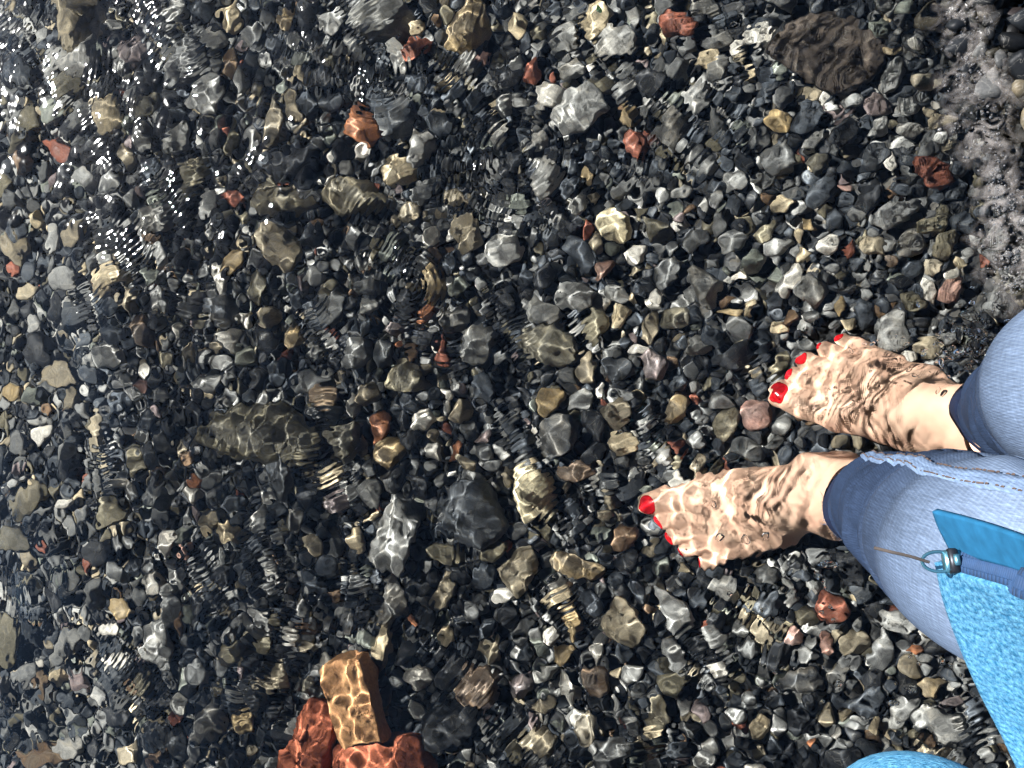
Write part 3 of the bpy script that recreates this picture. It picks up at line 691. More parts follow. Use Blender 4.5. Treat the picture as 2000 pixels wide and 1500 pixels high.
def skin_material():
    t = NT('bare_skin')
    co = t.n('ShaderNodeTexCoord').outputs['Object']
    n1 = t.n('ShaderNodeTexNoise', Scale=28.0, Detail=5.0, Roughness=0.6); t.l(co, n1.inputs['Vector'])
    n2 = t.n('ShaderNodeTexNoise', Scale=600.0, Detail=2.0); t.l(co, n2.inputs['Vector'])
    c = t.mix((0.84, 0.56, 0.41), (0.78, 0.46, 0.33), t.ramp(n1.outputs[0], [(0.35, 0.0), (0.7, 1.0)]))
    c = t.mix(c, (0.78, 0.56, 0.42), t.ramp(n1.outputs[0], [(0.25, 0.5), (0.42, 0.0)]))
    b = t.n('ShaderNodeBsdfPrincipled', Roughness=0.5); b.inputs['Specular IOR Level'].default_value = 0.25
    t.l(c, b.inputs['Base Color'])
    bp = t.n('ShaderNodeBump', Strength=0.15, Distance=0.0006); t.l(n2.outputs[0], bp.inputs['Height']); t.l(bp.outputs[0], b.inputs['Normal'])
    t.l(b.outputs[0], t.out.inputs[0]); return t.m

def denim_material(name, dark, light, tone_ramp):
    t = NT(name)
    uv = t.n('ShaderNodeTexCoord').outputs['UV']
    n1 = t.n('ShaderNodeTexNoise', Scale=9.0, Detail=5.0, Roughness=0.6); t.l(uv, n1.inputs['Vector'])
    mp = t.n('ShaderNodeMapping'); mp.inputs['Scale'].default_value = (900, 90, 1); t.l(uv, mp.inputs['Vector'])
    n2 = t.n('ShaderNodeTexNoise', Scale=1.0, Detail=2.0, Roughness=0.7); t.l(mp.outputs[0], n2.inputs['Vector'])
    mp2 = t.n('ShaderNodeMapping'); mp2.inputs['Scale'].default_value = (90, 700, 1); t.l(uv, mp2.inputs['Vector'])
    n4 = t.n('ShaderNodeTexNoise', Scale=1.0, Detail=2.0, Roughness=0.7); t.l(mp2.outputs[0], n4.inputs['Vector'])
    rot = t.n('ShaderNodeMapping'); rot.inputs['Rotation'].default_value = (0, 0, math.radians(28)); t.l(uv, rot.inputs['Vector'])
    tw = t.n('ShaderNodeTexWave', Scale=165.0, Distortion=1.2, Detail=1.0); tw.inputs['Detail Scale'].default_value = 3.0; t.l(rot.outputs[0], tw.inputs['Vector'])
    sep = t.n('ShaderNodeSeparateXYZ'); t.l(uv, sep.inputs[0])
    f = t.ramp(sep.outputs['Y'], tone_ramp)
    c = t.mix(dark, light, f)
    c = t.mix(c, t.ramp(n1.outputs[0], [(0.28, 0.6), (0.55, 1.05), (0.8, 1.5)]), 1.0, 'MULTIPLY')
    c = t.mix(c, t.ramp(n2.outputs[0], [(0.25, 0.62), (0.55, 1.0), (0.8, 1.5)]), 0.9, 'MULTIPLY')
    c = t.mix(c, t.ramp(n4.outputs[0], [(0.25, 0.75), (0.55, 1.0), (0.8, 1.3)]), 0.8, 'MULTIPLY')
    c = t.mix(c, t.mix(c, (1.55, 1.45, 1.3), 1.0, 'MULTIPLY'), t.ramp(tw.outputs['Color'], [(0.45, 0.0), (0.85, 0.38)]))
    b = t.n('ShaderNodeBsdfPrincipled', Roughness=0.85); b.inputs['Specular IOR Level'].default_value = 0.1
    t.l(c, b.inputs['Base Color'])
    bp = t.n('ShaderNodeBump', Strength=0.25, Distance=0.0006); t.l(tw.outputs['Fac'], bp.inputs['Height'])
    bp2 = t.n('ShaderNodeBump', Strength=0.35, Distance=0.0008); t.l(n2.outputs[0], bp2.inputs['Height']); t.l(bp.outputs[0], bp2.inputs['Normal'])
    t.l(bp2.outputs[0], b.inputs['Normal'])
    t.l(b.outputs[0], t.out.inputs[0]); return t.m

def knit_material(name, c1, c2):
    t = NT(name)
    uv = t.n('ShaderNodeTexCoord').outputs['UV']
    mp = t.n('ShaderNodeMapping'); mp.inputs['Scale'].default_value = (430, 330, 1); t.l(uv, mp.inputs['Vector'])
    v = t.n('ShaderNodeTexVoronoi', Scale=1.0, Randomness=0.55); t.l(mp.outputs[0], v.inputs['Vector'])
    n1 = t.n('ShaderNodeTexNoise', Scale=360.0, Detail=5.0, Roughness=0.75); t.l(uv, n1.inputs['Vector'])
    n2 = t.n('ShaderNodeTexNoise', Scale=16.0, Detail=3.0); t.l(uv, n2.inputs['Vector'])
    c = t.mix(c1, c2, t.ramp(n1.outputs[0], [(0.36, 0.0), (0.70, 1.0)]))
    c = t.mix(c, t.mix(c, (0.35, 0.45, 0.6), 1.0, 'MULTIPLY'), t.ramp(v.outputs['Distance'], [(0.3, 0.0), (0.8, 0.45)]))
    c = t.mix(c, t.ramp(n2.outputs[0], [(0.3, 0.8), (0.7, 1.2)]), 1.0, 'MULTIPLY')
    b = t.n('ShaderNodeBsdfPrincipled', Roughness=0.9); b.inputs['Specular IOR Level'].default_value = 0.08
    t.l(c, b.inputs['Base Color'])
    bp = t.n('ShaderNodeBump', Strength=0.6, Distance=0.001, invert=True); t.l(v.outputs['Distance'], bp.inputs['Height'])
    bp2 = t.n('ShaderNodeBump', Strength=0.5, Distance=0.001); t.l(n1.outputs[0], bp2.inputs['Height']); t.l(bp.outputs[0], bp2.inputs['Normal'])
    t.l(bp2.outputs[0], b.inputs['Normal'])
    t.l(b.outputs[0], t.out.inputs[0]); return t.m

def plain(name, c, rough=0.5, metal=0.0, spec=0.5):
    t = NT(name)
    co = t.n('ShaderNodeTexCoord').outputs['Object']
    n1 = t.n('ShaderNodeTexNoise', Scale=180.0, Detail=4.0); t.l(co, n1.inputs['Vector'])
    b = t.n('ShaderNodeBsdfPrincipled', Roughness=rough, Metallic=metal); b.inputs['Specular IOR Level'].default_value = spec
    t.l(t.mix(c, t.ramp(n1.outputs[0], [(0.3, 0.8), (0.7, 1.15)]), 1.0, 'MULTIPLY'), b.inputs['Base Color'])
    t.l(b.outputs[0], t.out.inputs[0]); return t.m

M_SKIN = skin_material()
M_NAIL = plain('red_nail_polish', (0.80, 0.012, 0.02), 0.2)
M_DENIM = denim_material('blue_denim', (0.009, 0.017, 0.038), (0.135, 0.18, 0.26), [(0.0, 0.0), (0.28, 0.04), (0.345, 0.12), (0.405, 0.9), (1.0, 0.85)])  # wash fade, with sunlit thigh and darker shin put into the colour
M_DENIM_DARK = denim_material('dark_denim_hem', (0.006, 0.010, 0.026), (0.010, 0.017, 0.040), [(0.0, 0.0), (1.0, 1.0)])
M_SEAM = denim_material('seam_denim', (0.06, 0.095, 0.17), (0.16, 0.22, 0.32), [(0.0, 0.3), (1.0, 1.0)])
M_THREAD = plain('brown_thread', (0.07, 0.045, 0.035), 0.8)
M_FRAY = plain('frayed_thread', (0.09, 0.12, 0.20), 0.9)
M_KNIT = knit_material('blue_knit', (0.012, 0.10, 0.20), (0.15, 0.36, 0.50))
M_PLACKET = plain('blue_zip_facing', (0.012, 0.085, 0.17), 0.9, 0, 0.1)
M_METAL = plain('zip_metal', (0.10, 0.24, 0.30), 0.3, 0.8)
M_BLACK = plain('zip_dark_metal', (0.02, 0.022, 0.028), 0.4, 0.6)  # near-black metal of one slider wing

person = empty('person', (0.22, -0.08, 0))
tag(person, 'person wading barefoot with red toenails in rolled blue jeans and blue knitted cardigan', 'person')
PO = np.array([0.22, -0.08, 0])
def part(name, v, f, m, parent, uv=None, smooth=True):
    org = PO
    return mesh_obj(name, np.asarray(v) - org, f, m, parent, uv=uv, smooth=smooth)

H = 0.0021
lo = (-0.070, -0.062, -0.006); hi = (0.258, 0.060, 0.235)
ax_ = [np.arange(a, b, H) for a, b in zip(lo, hi)]
G = np.stack(np.meshgrid(*ax_, indexing='ij'), -1)
FV, FF = surface_net(foot_sdf(G), lo, H)

def nail_patch(k, m, t, hl, ha):
    """curved nail lying on the toe tip, moved onto the skin"""
    m, tt = np.array(m), np.array(t)
    axd = tt[:3] - m[:3]; axd /= np.linalg.norm(axd); side = np.cross([0, 0, 1], axd); side /= np.linalg.norm(side); up = np.cross(axd, side)
    n = 11; pts = []; fs = []
    g = np.linspace(-1, 1, n)
    for a in g:
        for b in g:
            s = math.sqrt(max(1e-6, 1 - 0.38 * b * b)), math.sqrt(max(1e-6, 1 - 0.38 * a * a))
            th = b * ha * s[1]
            p = tt[:3] + axd * (a * hl * s[0] + 0.30) + (up * math.cos(th) + side * math.sin(th)) * tt[3]
            pts.append(p / 100)
    P = np.array(pts)
    for _ in range(4):
        d = foot_sdf(P); e = 1e-4
        gr = np.stack([(foot_sdf(P + np.eye(3)[i] * e) - d) / e for i in range(3)], -1)
        P = P - gr * (d - 0.0003)[:, None]
    Q = P - gr * 0.0012
    N = n * n
    q = np.arange(N).reshape(n, n)
    top = np.stack([q[:-1, :-1], q[1:, :-1], q[1:, 1:], q[:-1, 1:]], -1).reshape(-1, 4)
    rim = np.concatenate([q[0, :-1], q[:-1, -1], q[-1, :0:-1], q[:0:-1, 0]])
    sidef = np.array([[rim[i], rim[(i + 1) % len(rim)], rim[(i + 1) % len(rim)] + N, rim[i] + N] for i in range(len(rim))])
    return np.concatenate([P, Q]), np.concatenate([top, top[:, ::-1] + N, sidef])

NAILS = [nail_patch(*t) for t in TOES]

def foot_frame(heel_px, toe_px, inner_sign, lift=0.004):
    h = under(*heel_px, 0.05); t = under(*toe_px, 0.015)
    zh, zt = bed(h[0], h[1]) + lift, bed(t[0], t[1]) + lift + 0.002
    h = np.array([h[0], h[1], zh]); t = np.array([t[0], t[1], zt])
    x = t - h; L = np.linalg.norm(x); x /= L
    L = 0.280; h = t - x * L
    y = np.array([-x[1], x[0], 0]) * inner_sign; y /= np.linalg.norm(y)
    z = np.cross(x, y) * inner_sign
    s = L / 0.243
    return h, np.stack([x, y * 1.13, z], 0) * s, s

def catmull(P, n):
    P = np.asarray(P, float); P = np.vstack([2 * P[0] - P[1], P, 2 * P[-1] - P[-2]]); out = []
    segs = len(P) - 3
    for u in np.linspace(0, segs - 1e-6, n):
        i = int(u); t = u - i; a, b, c, d = P[i:i + 4]
        out.append(0.5 * (2 * b + (c - a) * t + (2 * a - 5 * b + 4 * c - d) * t * t + (3 * b - a - 3 * c + d) * t ** 3))
    return np.array(out)

FRAMES = {}
def shin(side, z):
    h, R = FRAMES[side]; best = None
    for k in np.linspace(8, 30, 400):
        p = np.array([5.4 - LEAN * (k - 7), 0, k]) / 100 @ R + h
        if best is None or abs(p[2] - z) < abs(best[2] - z): best = p
    return best
LEGS = {
 'left': ([at_height(1704, 985, 0.016), at_height(1745, 1000, 0.17), at_height(1850, 1040, 0.30), at_height(1790, 1112, 0.42) + np.array([0.070, 0, -0.01]),
           np.array([0.38, -0.15, 0.55]), np.array([0.52, -0.15, 0.74]), np.array([0.57, -0.13, 0.80])],
          [0.043, 0.051, 0.061, 0.070, 0.080, 0.092, 0.095]),
 'right': ([at_height(1962, 806, 0.016), at_height(2010, 795, 0.17), at_height(2110, 785, 0.30), at_height(1937, 745, 0.425) + np.array([0.092, 0, -0.01]),
            np.array([0.45, 0.005, 0.56]), np.array([0.53, 0.03, 0.75]), np.array([0.58, 0.02, 0.80])],
           [0.042, 0.050, 0.060, 0.070, 0.080, 0.092, 0.095])}

def bend(side, P):
    """let the shin run up the middle of the trouser leg"""
    path = catmull(np.array(LEGS[side][0]), 200)[:110]
    z = P[:, 2]
    w = np.clip((z + 0.045) / 0.07, 0, 1); w = (w * w * (3 - 2 * w))[:, None]
    zz = np.clip(z, path[0, 2], 0.4)
    tgt = np.stack([np.interp(zz, path[:, 2], path[:, k]) for k in (0, 1)], -1)
    a, b = shin(side, 0.0), shin(side, 0.08); t = ((z - a[2]) / (b[2] - a[2]))[:, None]
    P = P.copy(); P[:, :2] += w * (tgt - (a[:2] + t * (b[:2] - a[:2])))
    return P

body_v, body_f, nails = [], [], []; nb = 0
for side, heel, toe, sg in (('left', (1690, 935), (1288, 1040), -1), ('right', (1862, 832), (1541, 712), 1)):
    h, R, s = foot_frame(heel, toe, sg); FRAMES[side] = (h, R)
    f = FF if sg > 0 else FF[:, ::-1]
    body_v.append(bend(side, FV @ R + h)); body_f.append(f + nb); nb += len(FV)
    for P, q in NAILS: nails.append((P @ R + h, q if sg > 0 else q[:, ::-1]))
    for t in np.linspace(0.02, 0.225, 9):
        c = np.array([t, 0, 0]) @ R + h; put(c[0], c[1], 0.036 if t < .1 else .049)
body = part('body', np.concatenate(body_v), np.concatenate(body_f), M_SKIN, person)
sm = body.modifiers.new('smooth', 'SMOOTH'); sm.factor = 0.5; sm.iterations = 3
for v, f in nails:
    part('toenail', v, f, M_NAIL, body)

# ---- jeans ------------------------------------------------------------------
def tube(path, rad, nv, nu=72, wrinkle=None, flat=1.0, caps=False):
    """swept cloth tube; path (k,3), rad (k,). returns verts, faces, uv, frames"""
    PR = catmull(np.column_stack([path, rad]), nv); C, r = PR[:, :3], PR[:, 3]
    T = np.gradient(C, axis=0); T /= np.linalg.norm(T, axis=1)[:, None]
    fr = []; u = np.array([0, 1.0, 0]); u -= T[0] * (u @ T[0]); u /= np.linalg.norm(u)
    for t in T:
        u = u - t * (u @ t); u /= np.linalg.norm(u); fr.append((u.copy(), np.cross(t, u)))
    arc = np.concatenate([[0], np.cumsum(np.linalg.norm(np.diff(C, axis=0), axis=1))])
    th = np.linspace(0, 2 * math.pi, nu + 1)
    V, UV = [], []
    for i in range(nv):
        a, b = fr[i]
        rr = r[i] * np.ones(nu + 1)
        if wrinkle is not None: rr = rr + wrinkle(th, arc[i], i / (nv - 1))
        V.append(C[i] + np.outer(rr * np.cos(th), a) + np.outer(rr * np.sin(th) * flat, b))
        UV.append(np.column_stack([th * 0.06, np.full(nu + 1, arc[i])]))
    q = np.arange(nv * (nu + 1)).reshape(nv, nu + 1)
    F = np.stack([q[:-1, :-1], q[:-1, 1:], q[1:, 1:], q[1:, :-1]], -1).reshape(-1, 4)
    return np.concatenate(V), F, np.concatenate(UV), (C, r, fr, arc, wrinkle)

def leg_wrinkle(seed, amp=1.0):
    r = np.random.default_rng(seed)
    ws = [(r.uniform(15, 60), r.integers(0, 4), r.uniform(0, 6.28), r.uniform(-1, 1)) for _ in range(9)]
    cr = [(0.034, 1.7, 0.004, 0.006, 0.0020, 0.8), (0.095, 2.2, 0.012, 0.008, 0.0022, 0.8), (0.150, 0.9, -0.015, 0.009, 0.0026, 0.9), (0.215, 1.9, 0.020, 0.008, 0.0030, 0.9),
          (0.262, 1.1, -0.018, 0.008, 0.0036, 1.0), (0.300, 2.0, 0.016, 0.007, 0.0034, 0.9), (0.335, 1.3, -0.012, 0.008, 0.0030, 0.9), (0.43, 1.0, 0.05, 0.012, 0.0030, 0.8), (0.50, 0.4, -0.06, 0.012, 0.0030, 0.8)]
    cr = [(a + r.normal() * .006, b + r.normal() * .25, c, d, e, g) for a, b, c, d, e, g in cr]
    def f(th, s, t):
        o = 0; fold = 0
        for s0, t0, sl, w, dp, ex in cr:
            q = (th - t0 + math.pi) % (2 * math.pi) - math.pi
            u = (s - s0 - sl * q - 0.004 * np.sin(3 * q)) / w
            fold = fold + 1.7 * dp * (np.exp(-u * u) - 0.9 * np.exp(-(u - 1.5) ** 2)) * np.exp(-(q / ex) ** 2)
        for k, m, p, sl in ws: o = o + np.sin(k * s + m * th + p + sl * np.sin(th)) / (1 + k / 25)
        bunch = np.exp(-((s - 0.24) / 0.08) ** 2)
        return fold + amp * (0.0013 * o + 0.0022 * bunch * np.sin(s * 105 + 16 * np.sin(s * 21 + p) + 2.4 * np.cos(th + 1) + p) * (0.5 + 0.5 * np.cos(th - 2 + 9 * s)))
    return f

JV, JF, JU = [], [], []; nb = 0; INFO = {}
for i, side in enumerate(LEGS):
    v, f, uv, inf = tube(LEGS[side][0], LEGS[side][1], 150, 84, leg_wrinkle(31 + i))
    INFO[side] = inf
    JV.append(v); JF.append(f + nb); JU.append(uv); nb += len(v)
v, f, uv, _ = tube(np.array([[0.50, -0.06, 0.70], [0.56, -0.06, 0.78], [0.58, -0.06, 0.90]]), np.array([0.09, 0.15, 0.14]), 20, 48)
JV.append(v); JF.append(f + nb); JU.append(uv + np.array([0, 0.5]))
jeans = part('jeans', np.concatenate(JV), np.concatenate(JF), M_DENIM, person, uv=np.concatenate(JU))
so = jeans.modifiers.new('cloth', 'SOLIDIFY'); so.thickness = 0.0022; so.offset = -1

def ring_pts(side, s0, th, off):
    C, r, fr, arc, wr = INFO[side]
    s0 = np.clip(s0, 0, arc[-1])
    c = np.array([np.interp(s0, arc, C[:, k]) for k in range(3)]); rr = np.interp(s0, arc, r) + max(float(np.max(wr(np.array([th - .12, th, th + .12]), s0 + ds, 0))) for ds in (-.005, 0, .005))
    i = min(int(np.searchsorted(arc, s0)), len(fr) - 1); a, b = fr[i]
    d = a * math.cos(th) + b * math.sin(th)
    return c + d * (rr + off), d

def strip_along(side, s_list, th_list, half_w, height):
    """raised seam: a low rounded ridge along the leg"""
    prof = [(-1, -0.0012), (-0.8, 0.75), (-0.15, 0.95), (0.0, 0.45), (0.15, 0.95), (0.8, 0.75), (1, -0.0012)]
    V, UV = [], []
    for s, th in zip(s_list, th_list):
        for x, z in prof:
            r = np.interp(s, INFO[side][3], INFO[side][1])
            p, d = ring_pts(side, s, th + x * half_w / r, (z * height) if z > 0 else -0.0015)
            V.append(p); UV.append((x * half_w + 0.3, s))
    n = len(prof); q = np.arange(len(V)).reshape(-1, n)
    F = np.stack([q[:-1, :-1], q[1:, :-1], q[1:, 1:], q[:-1, 1:]], -1).reshape(-1, 4)
    return np.array(V), F, np.array(UV)

def stitches(side, s0, s1, th_f, step=0.0034):
    V, F = [], []
    s = s0
    while s < s1:
        for k, (ds, w) in enumerate(((0, 0.0), (0.0011, 0.0005), (0.0022, 0.0))):
            for q in (-1, 1):
                for z in (0.0006, 0.0016):
                    r = np.interp(s, INFO[side][3], INFO[side][1])
                    p, d = ring_pts(side, s + ds, th_f(s) + q * 0.00035 / r, z + w)
                    V.append(p)
        b = len(V) - 12
        for k in range(2):
            o = b + 4 * k
            F += [(o, o + 4, o + 5, o + 1), (o + 1, o + 5, o + 7, o + 3), (o + 3, o + 7, o + 6, o + 2)]
        s += step
    return V, F

for side, th0, dth in (('left', 0.25, 0.35), ('right', math.pi + 0.15, -0.3)):
    arc = INFO[side][3]
    s_l = np.linspace(0.02, arc[-1] * 0.9, 120)
    thf = lambda s, th0=th0, dth=dth: th0 + dth * s / 0.4
    v, f, uv = strip_along(side, s_l, [thf(s) for s in s_l], 0.0065, 0.0016)
    seam = part('inseam', v, f, M_SEAM, jeans, uv=uv)
    for o in (-0.0048, 0.0042):
        v, f = stitches(side, 0.024, arc[-1] * 0.8, lambda s, o=o: thf(s) + o / 0.06)
        part('stitching', v, f, M_THREAD, seam, smooth=False)
    # dark rolled hem
    V, UV = [], []
    prof = [(0.0150, 0.0006), (0.0145, 0.0034), (0.012, 0.0046), (0.007, 0.0058), (0.002, 0.0074), (-0.002, 0.0086), (-0.0042, 0.0078), (-0.0038, 0.004), (0.002, 0.000)]
    nu = 96
    rr = np.random.default_rng(5 if side == 'left' else 6)
    amp = rr.normal(size=6) * 0.0016; ph = rr.uniform(0, 6.28, 6)
    for k in range(nu + 1):
        th = 2 * math.pi * k / nu
        wob = sum(amp[j] * math.sin((j + 1) * th + ph[j]) for j in range(6))
        for s, z in prof:
            p, d = ring_pts(side, 0.0, th, z + 0.4 * wob)
            t = INFO[side][0][1] - INFO[side][0][0]; t = t / np.linalg.norm(t)
            V.append(p + t * (s + wob)); UV.append((th * 0.05, s + 0.05))
    n = len(prof); q = np.arange(len(V)).reshape(-1, n)
    F = np.stack([q[:-1, :-1], q[1:, :-1], q[1:, 1:], q[:-1, 1:]], -1).reshape(-1, 4)
    if side == 'right' or True: F = F[:, ::-1]
    hem = part('hem', np.array(V), F, M_DENIM_DARK, jeans, uv=np.array(UV))
    # frayed threads along the raw edge
    V, F = [], []
    for k in range(620):
        th = rr.uniform(0, 2 * math.pi); ln = rr.uniform(0.002, 0.006) * (2.2 if rr.random() < 0.05 else 1)
        wob = sum(amp[j] * math.sin((j + 1) * th + ph[j]) for j in range(6))
        p, d = ring_pts(side, 0.0, th, rr.uniform(0.003, 0.0085) + 0.4 * wob); p = p + t * (wob - 0.0035)
        dirn = -t * rr.uniform(0.4, 1) + d * rr.normal() * 0.6 + np.cross(t, d) * rr.normal() * 0.6; dirn /= np.linalg.norm(dirn)
        sd = np.cross(dirn, d); sd /= np.linalg.norm(sd) + 1e-9; s2 = np.cross(dirn, sd); w = 0.0003
        cv = np.cross(t, d) * rr.normal() * 0.25 * ln
        b = len(V)
        for e, c in ((0, 0), (0.5, 1), (1, 0.6)):
            for a in range(3):
                V.append(p + dirn * ln * e + cv * c + w * (1 - 0.6 * e) * (sd * math.cos(a * 2.1) + s2 * math.sin(a * 2.1)))
        for e in range(2):
            for a in range(3): F.append((b + e * 3 + a, b + e * 3 + (a + 1) % 3, b + e * 3 + 3 + (a + 1) % 3, b + e * 3 + 3 + a))
    tag(part('frayed_edge', V, F, M_FRAY, hem), kind='stuff')

# ---- cardigan ---------------------------------------------------------------
cardigan = empty('cardigan', (0, 0, 0)); cardigan.parent = person
def cloth(name, rows, m, parent, nu, nv, thick, seed, amp=0.002, uvs=1.0):
    rows = [catmull(np.array(r), nu) for r in rows]
    R = np.stack(rows, 0)
    out = np.stack([catmull(R[:, j], nv) for j in range(nu)], 1)            # nv x nu x 3
    r = np.random.default_rng(seed)
    du = np.gradient(out, axis=1); dv = np.gradient(out, axis=0)
    n = np.cross(du, dv); n /= np.linalg.norm(n, axis=2)[..., None] + 1e-12
    lu = np.cumsum(np.linalg.norm(du, axis=2), axis=1); lv = np.cumsum(np.linalg.norm(dv, axis=2), axis=0)
    w = sum(np.sin(lu * r.uniform(20, 70) + lv * r.uniform(-30, 30) + r.uniform(0, 6)) for _ in range(4)) * amp / 3
    out = out + n * w[..., None]
    q = np.arange(nu * nv).reshape(nv, nu)
    F = np.stack([q[:-1, :-1], q[:-1, 1:], q[1:, 1:], q[1:, :-1]], -1).reshape(-1, 4)
    o = part(name, out.reshape(-1, 3), F, m, parent, uv=np.stack([lu, lv], -1).reshape(-1, 2) * uvs)
    s = o.modifiers.new('cloth', 'SOLIDIFY'); s.thickness = thick; s.offset = 0
    return o

AH = at_height
front = cloth('front_panel', [
    [AH(1846, 1092, .640), AH(2004, 1134, .690), AH(2260, 1215, .76), (0.25, -0.05, 0.98)],
    [AH(1862, 1190, .630), AH(2040, 1230, .675), AH(2300, 1330, .74), (0.27, -0.10, 0.98)],
    [AH(1908, 1330, .615), AH(2100, 1370, .66), AH(2350, 1470, .72), (0.29, -0.15, 0.97)],
    [AH(1985, 1500, .600), AH(2160, 1540, .64), AH(2400, 1650, .70), (0.31, -0.20, 0.96)],
    [AH(2090, 1760, .590), AH(2250, 1800, .63), AH(2480, 1900, .69), (0.34, -0.24, 0.95)]], M_KNIT, cardigan, 60, 50, 0.004, 3, 0.004)
facing = cloth('zip_facing', [
    [AH(1826, 996, .650), AH(1900, 1016, .675), AH(2010, 1052, .71), AH(2260, 1140, .78)],
    [AH(1838, 1030, .646), AH(1905, 1050, .672), AH(2010, 1085, .705), AH(2260, 1172, .775)],
    [AH(1862, 1078, .642), AH(1915, 1092, .668), AH(2010, 1118, .70), AH(2260, 1205, .77)]], M_PLACKET, cardigan, 40, 14, 0.0022, 9, 0.0006)
# zip: tape, teeth, slider, pull cord
def bar(p0, p1, w, hgt, up, n=1):
    p0, p1 = np.array(p0), np.array(p1); d = p1 - p0; L = np.linalg.norm(d); d /= L
    s = np.cross(d, up); s /= np.linalg.norm(s); u = np.cross(s, d)
    prof = [(-.5, -.3), (-.3, -.5), (.3, -.5), (.5, -.3), (.5, .3), (.3, .5), (-.3, .5), (-.5, .3)]
    V = []
    for e, k in ((0, .7), (0.06, 1), (0.94, 1), (1, .7)):
        for a, b in prof: V.append(p0 + d * L * e + s * w * a * k + u * hgt * b * k)
    F = [tuple(range(7, -1, -1)), tuple(range(24, 32))]
    for r in range(3):
        for a in range(8): F.append((r * 8 + a, r * 8 + (a + 1) % 8, r * 8 + 8 + (a + 1) % 8, r * 8 + 8 + a))
    return V, F
ZP = catmull(np.array([AH(1862, 1092, .650), AH(2006, 1130, .699), AH(2260, 1212, .768), (0.25, -0.05, 0.985)]), 60)
upv = np.array([-0.55, 0.25, 0.8])
V, F = [], []
for a, b in zip(ZP[:-1], ZP[1:]):
    v, f = bar(a, b + (b - a) * 0.08, 0.0075, 0.0016, upv); F += [tuple(i + len(V) for i in q) for q in f]; V += v
M_TAPE = plain('zip_tape', (0.006, 0.032, 0.09), 0.8)
tape = part('zip_tape', V, F, M_TAPE, cardigan)
V, F = [], []
dd = np.linalg.norm(ZP[-1] - ZP[0])
for u in np.linspace(0.02, 0.97, 110):
    i = u * (len(ZP) - 1); k = int(i); p = ZP[k] + (ZP[k + 1] - ZP[k]) * (i - k); d = ZP[k + 1] - ZP[k]; d /= np.linalg.norm(d); s = np.cross(d, upv); s /= np.linalg.norm(s)
    v, f = bar(p - s * 0.0018 + upv * 0.0011, p + s * 0.0018 + upv * 0.0011, 0.0011, 0.0012, upv); F += [tuple(i2 + len(V) for i2 in q) for q in f]; V += v
tag(part('zip_teeth', V, F, M_TAPE, cardigan), kind='stuff')
P0 = AH(1808, 1098, .655); P1 = AH(1888, 1096, .655)
ax = (P1 - P0) / np.linalg.norm(P1 - P0); sd = np.cross(upv, ax); sd /= np.linalg.norm(sd); un = np.cross(ax, sd)
slider = part('zip_slider', *bar(P0 + ax * .0055, P1, 0.0076, 0.0044, un), M_METAL, cardigan)
sb = part('slider_bridge', *bar(P0 + ax * .008 + un * .0040 , P1 - ax * .003 + un * .0046, 0.0038, 0.0022, un), M_METAL, slider)
part('slider_wing', *bar(P1 - ax * .0045 - sd * .0042 + un * .001, P1 - ax * .0045 + sd * .0042 + un * .001, 0.0034, 0.0054, un), M_BLACK, slider)
part('slider_wing', *bar(P0 + ax * .0072 - sd * .0034, P0 + ax * .0072 + sd * .0034, 0.0026, 0.0050, un), M_METAL, slider)
# loop and pull cord
lo_ = np.array([P0 + ax * (.004 + .0052 * math.cos(t)) + sd * (.0034 * math.sin(t)) + un * .0005 for t in np.linspace(0, 2 * math.pi, 25)])
v, f, uv, _ = tube(lo_, np.full(25, .0006), 48, 8)
part('pull_ring', v, f, M_METAL, slider)
cordp = catmull(np.array([P0 + ax * .001, AH(1775, 1086, .658), AH(1740, 1078, .660), AH(1708, 1070, .661)]), 24)
v, f, uv, _ = tube(cordp, np.full(24, .00055), 24, 8)
part('pull_cord', v, f, plain('brown_cord', (0.10, 0.075, 0.06), 0.9), cardigan, uv=uv)
# sleeve with the elbow reaching into the lower edge
E = AH(1738, 1562, .50)
v, f, uv, _ = tube(np.array([[0.36, -0.25, 1.08], [0.30, -0.27, 0.85], E + [0.085, -0.02, 0.12], E + [0.030, 0.0, 0.03], E + [-0.005, -0.004, 0.012], E + [-0.012, -0.022, 0.08], [0.05, -0.235, 0.72], [0.06, -0.20, 0.90]]),
                   np.array([.050, .044, .034, .030, .028, .032, .034, .034]), 90, 48, lambda th, s, t: 0.0012 * np.sin(90 * s + 2 * np.cos(th)))
part('sleeve', v, f, M_KNIT, cardigan, uv=uv)
v, f, uv, _ = tube(np.array([[0.58, -0.08, 0.74], [0.56, -0.09, 0.86], [0.48, -0.10, 1.02], [0.42, -0.10, 1.16]]), np.array([.155, .15, .155, .12]), 40, 60, None, 0.8)
part('back_panel', v, f, M_KNIT, cardigan, uv=uv)

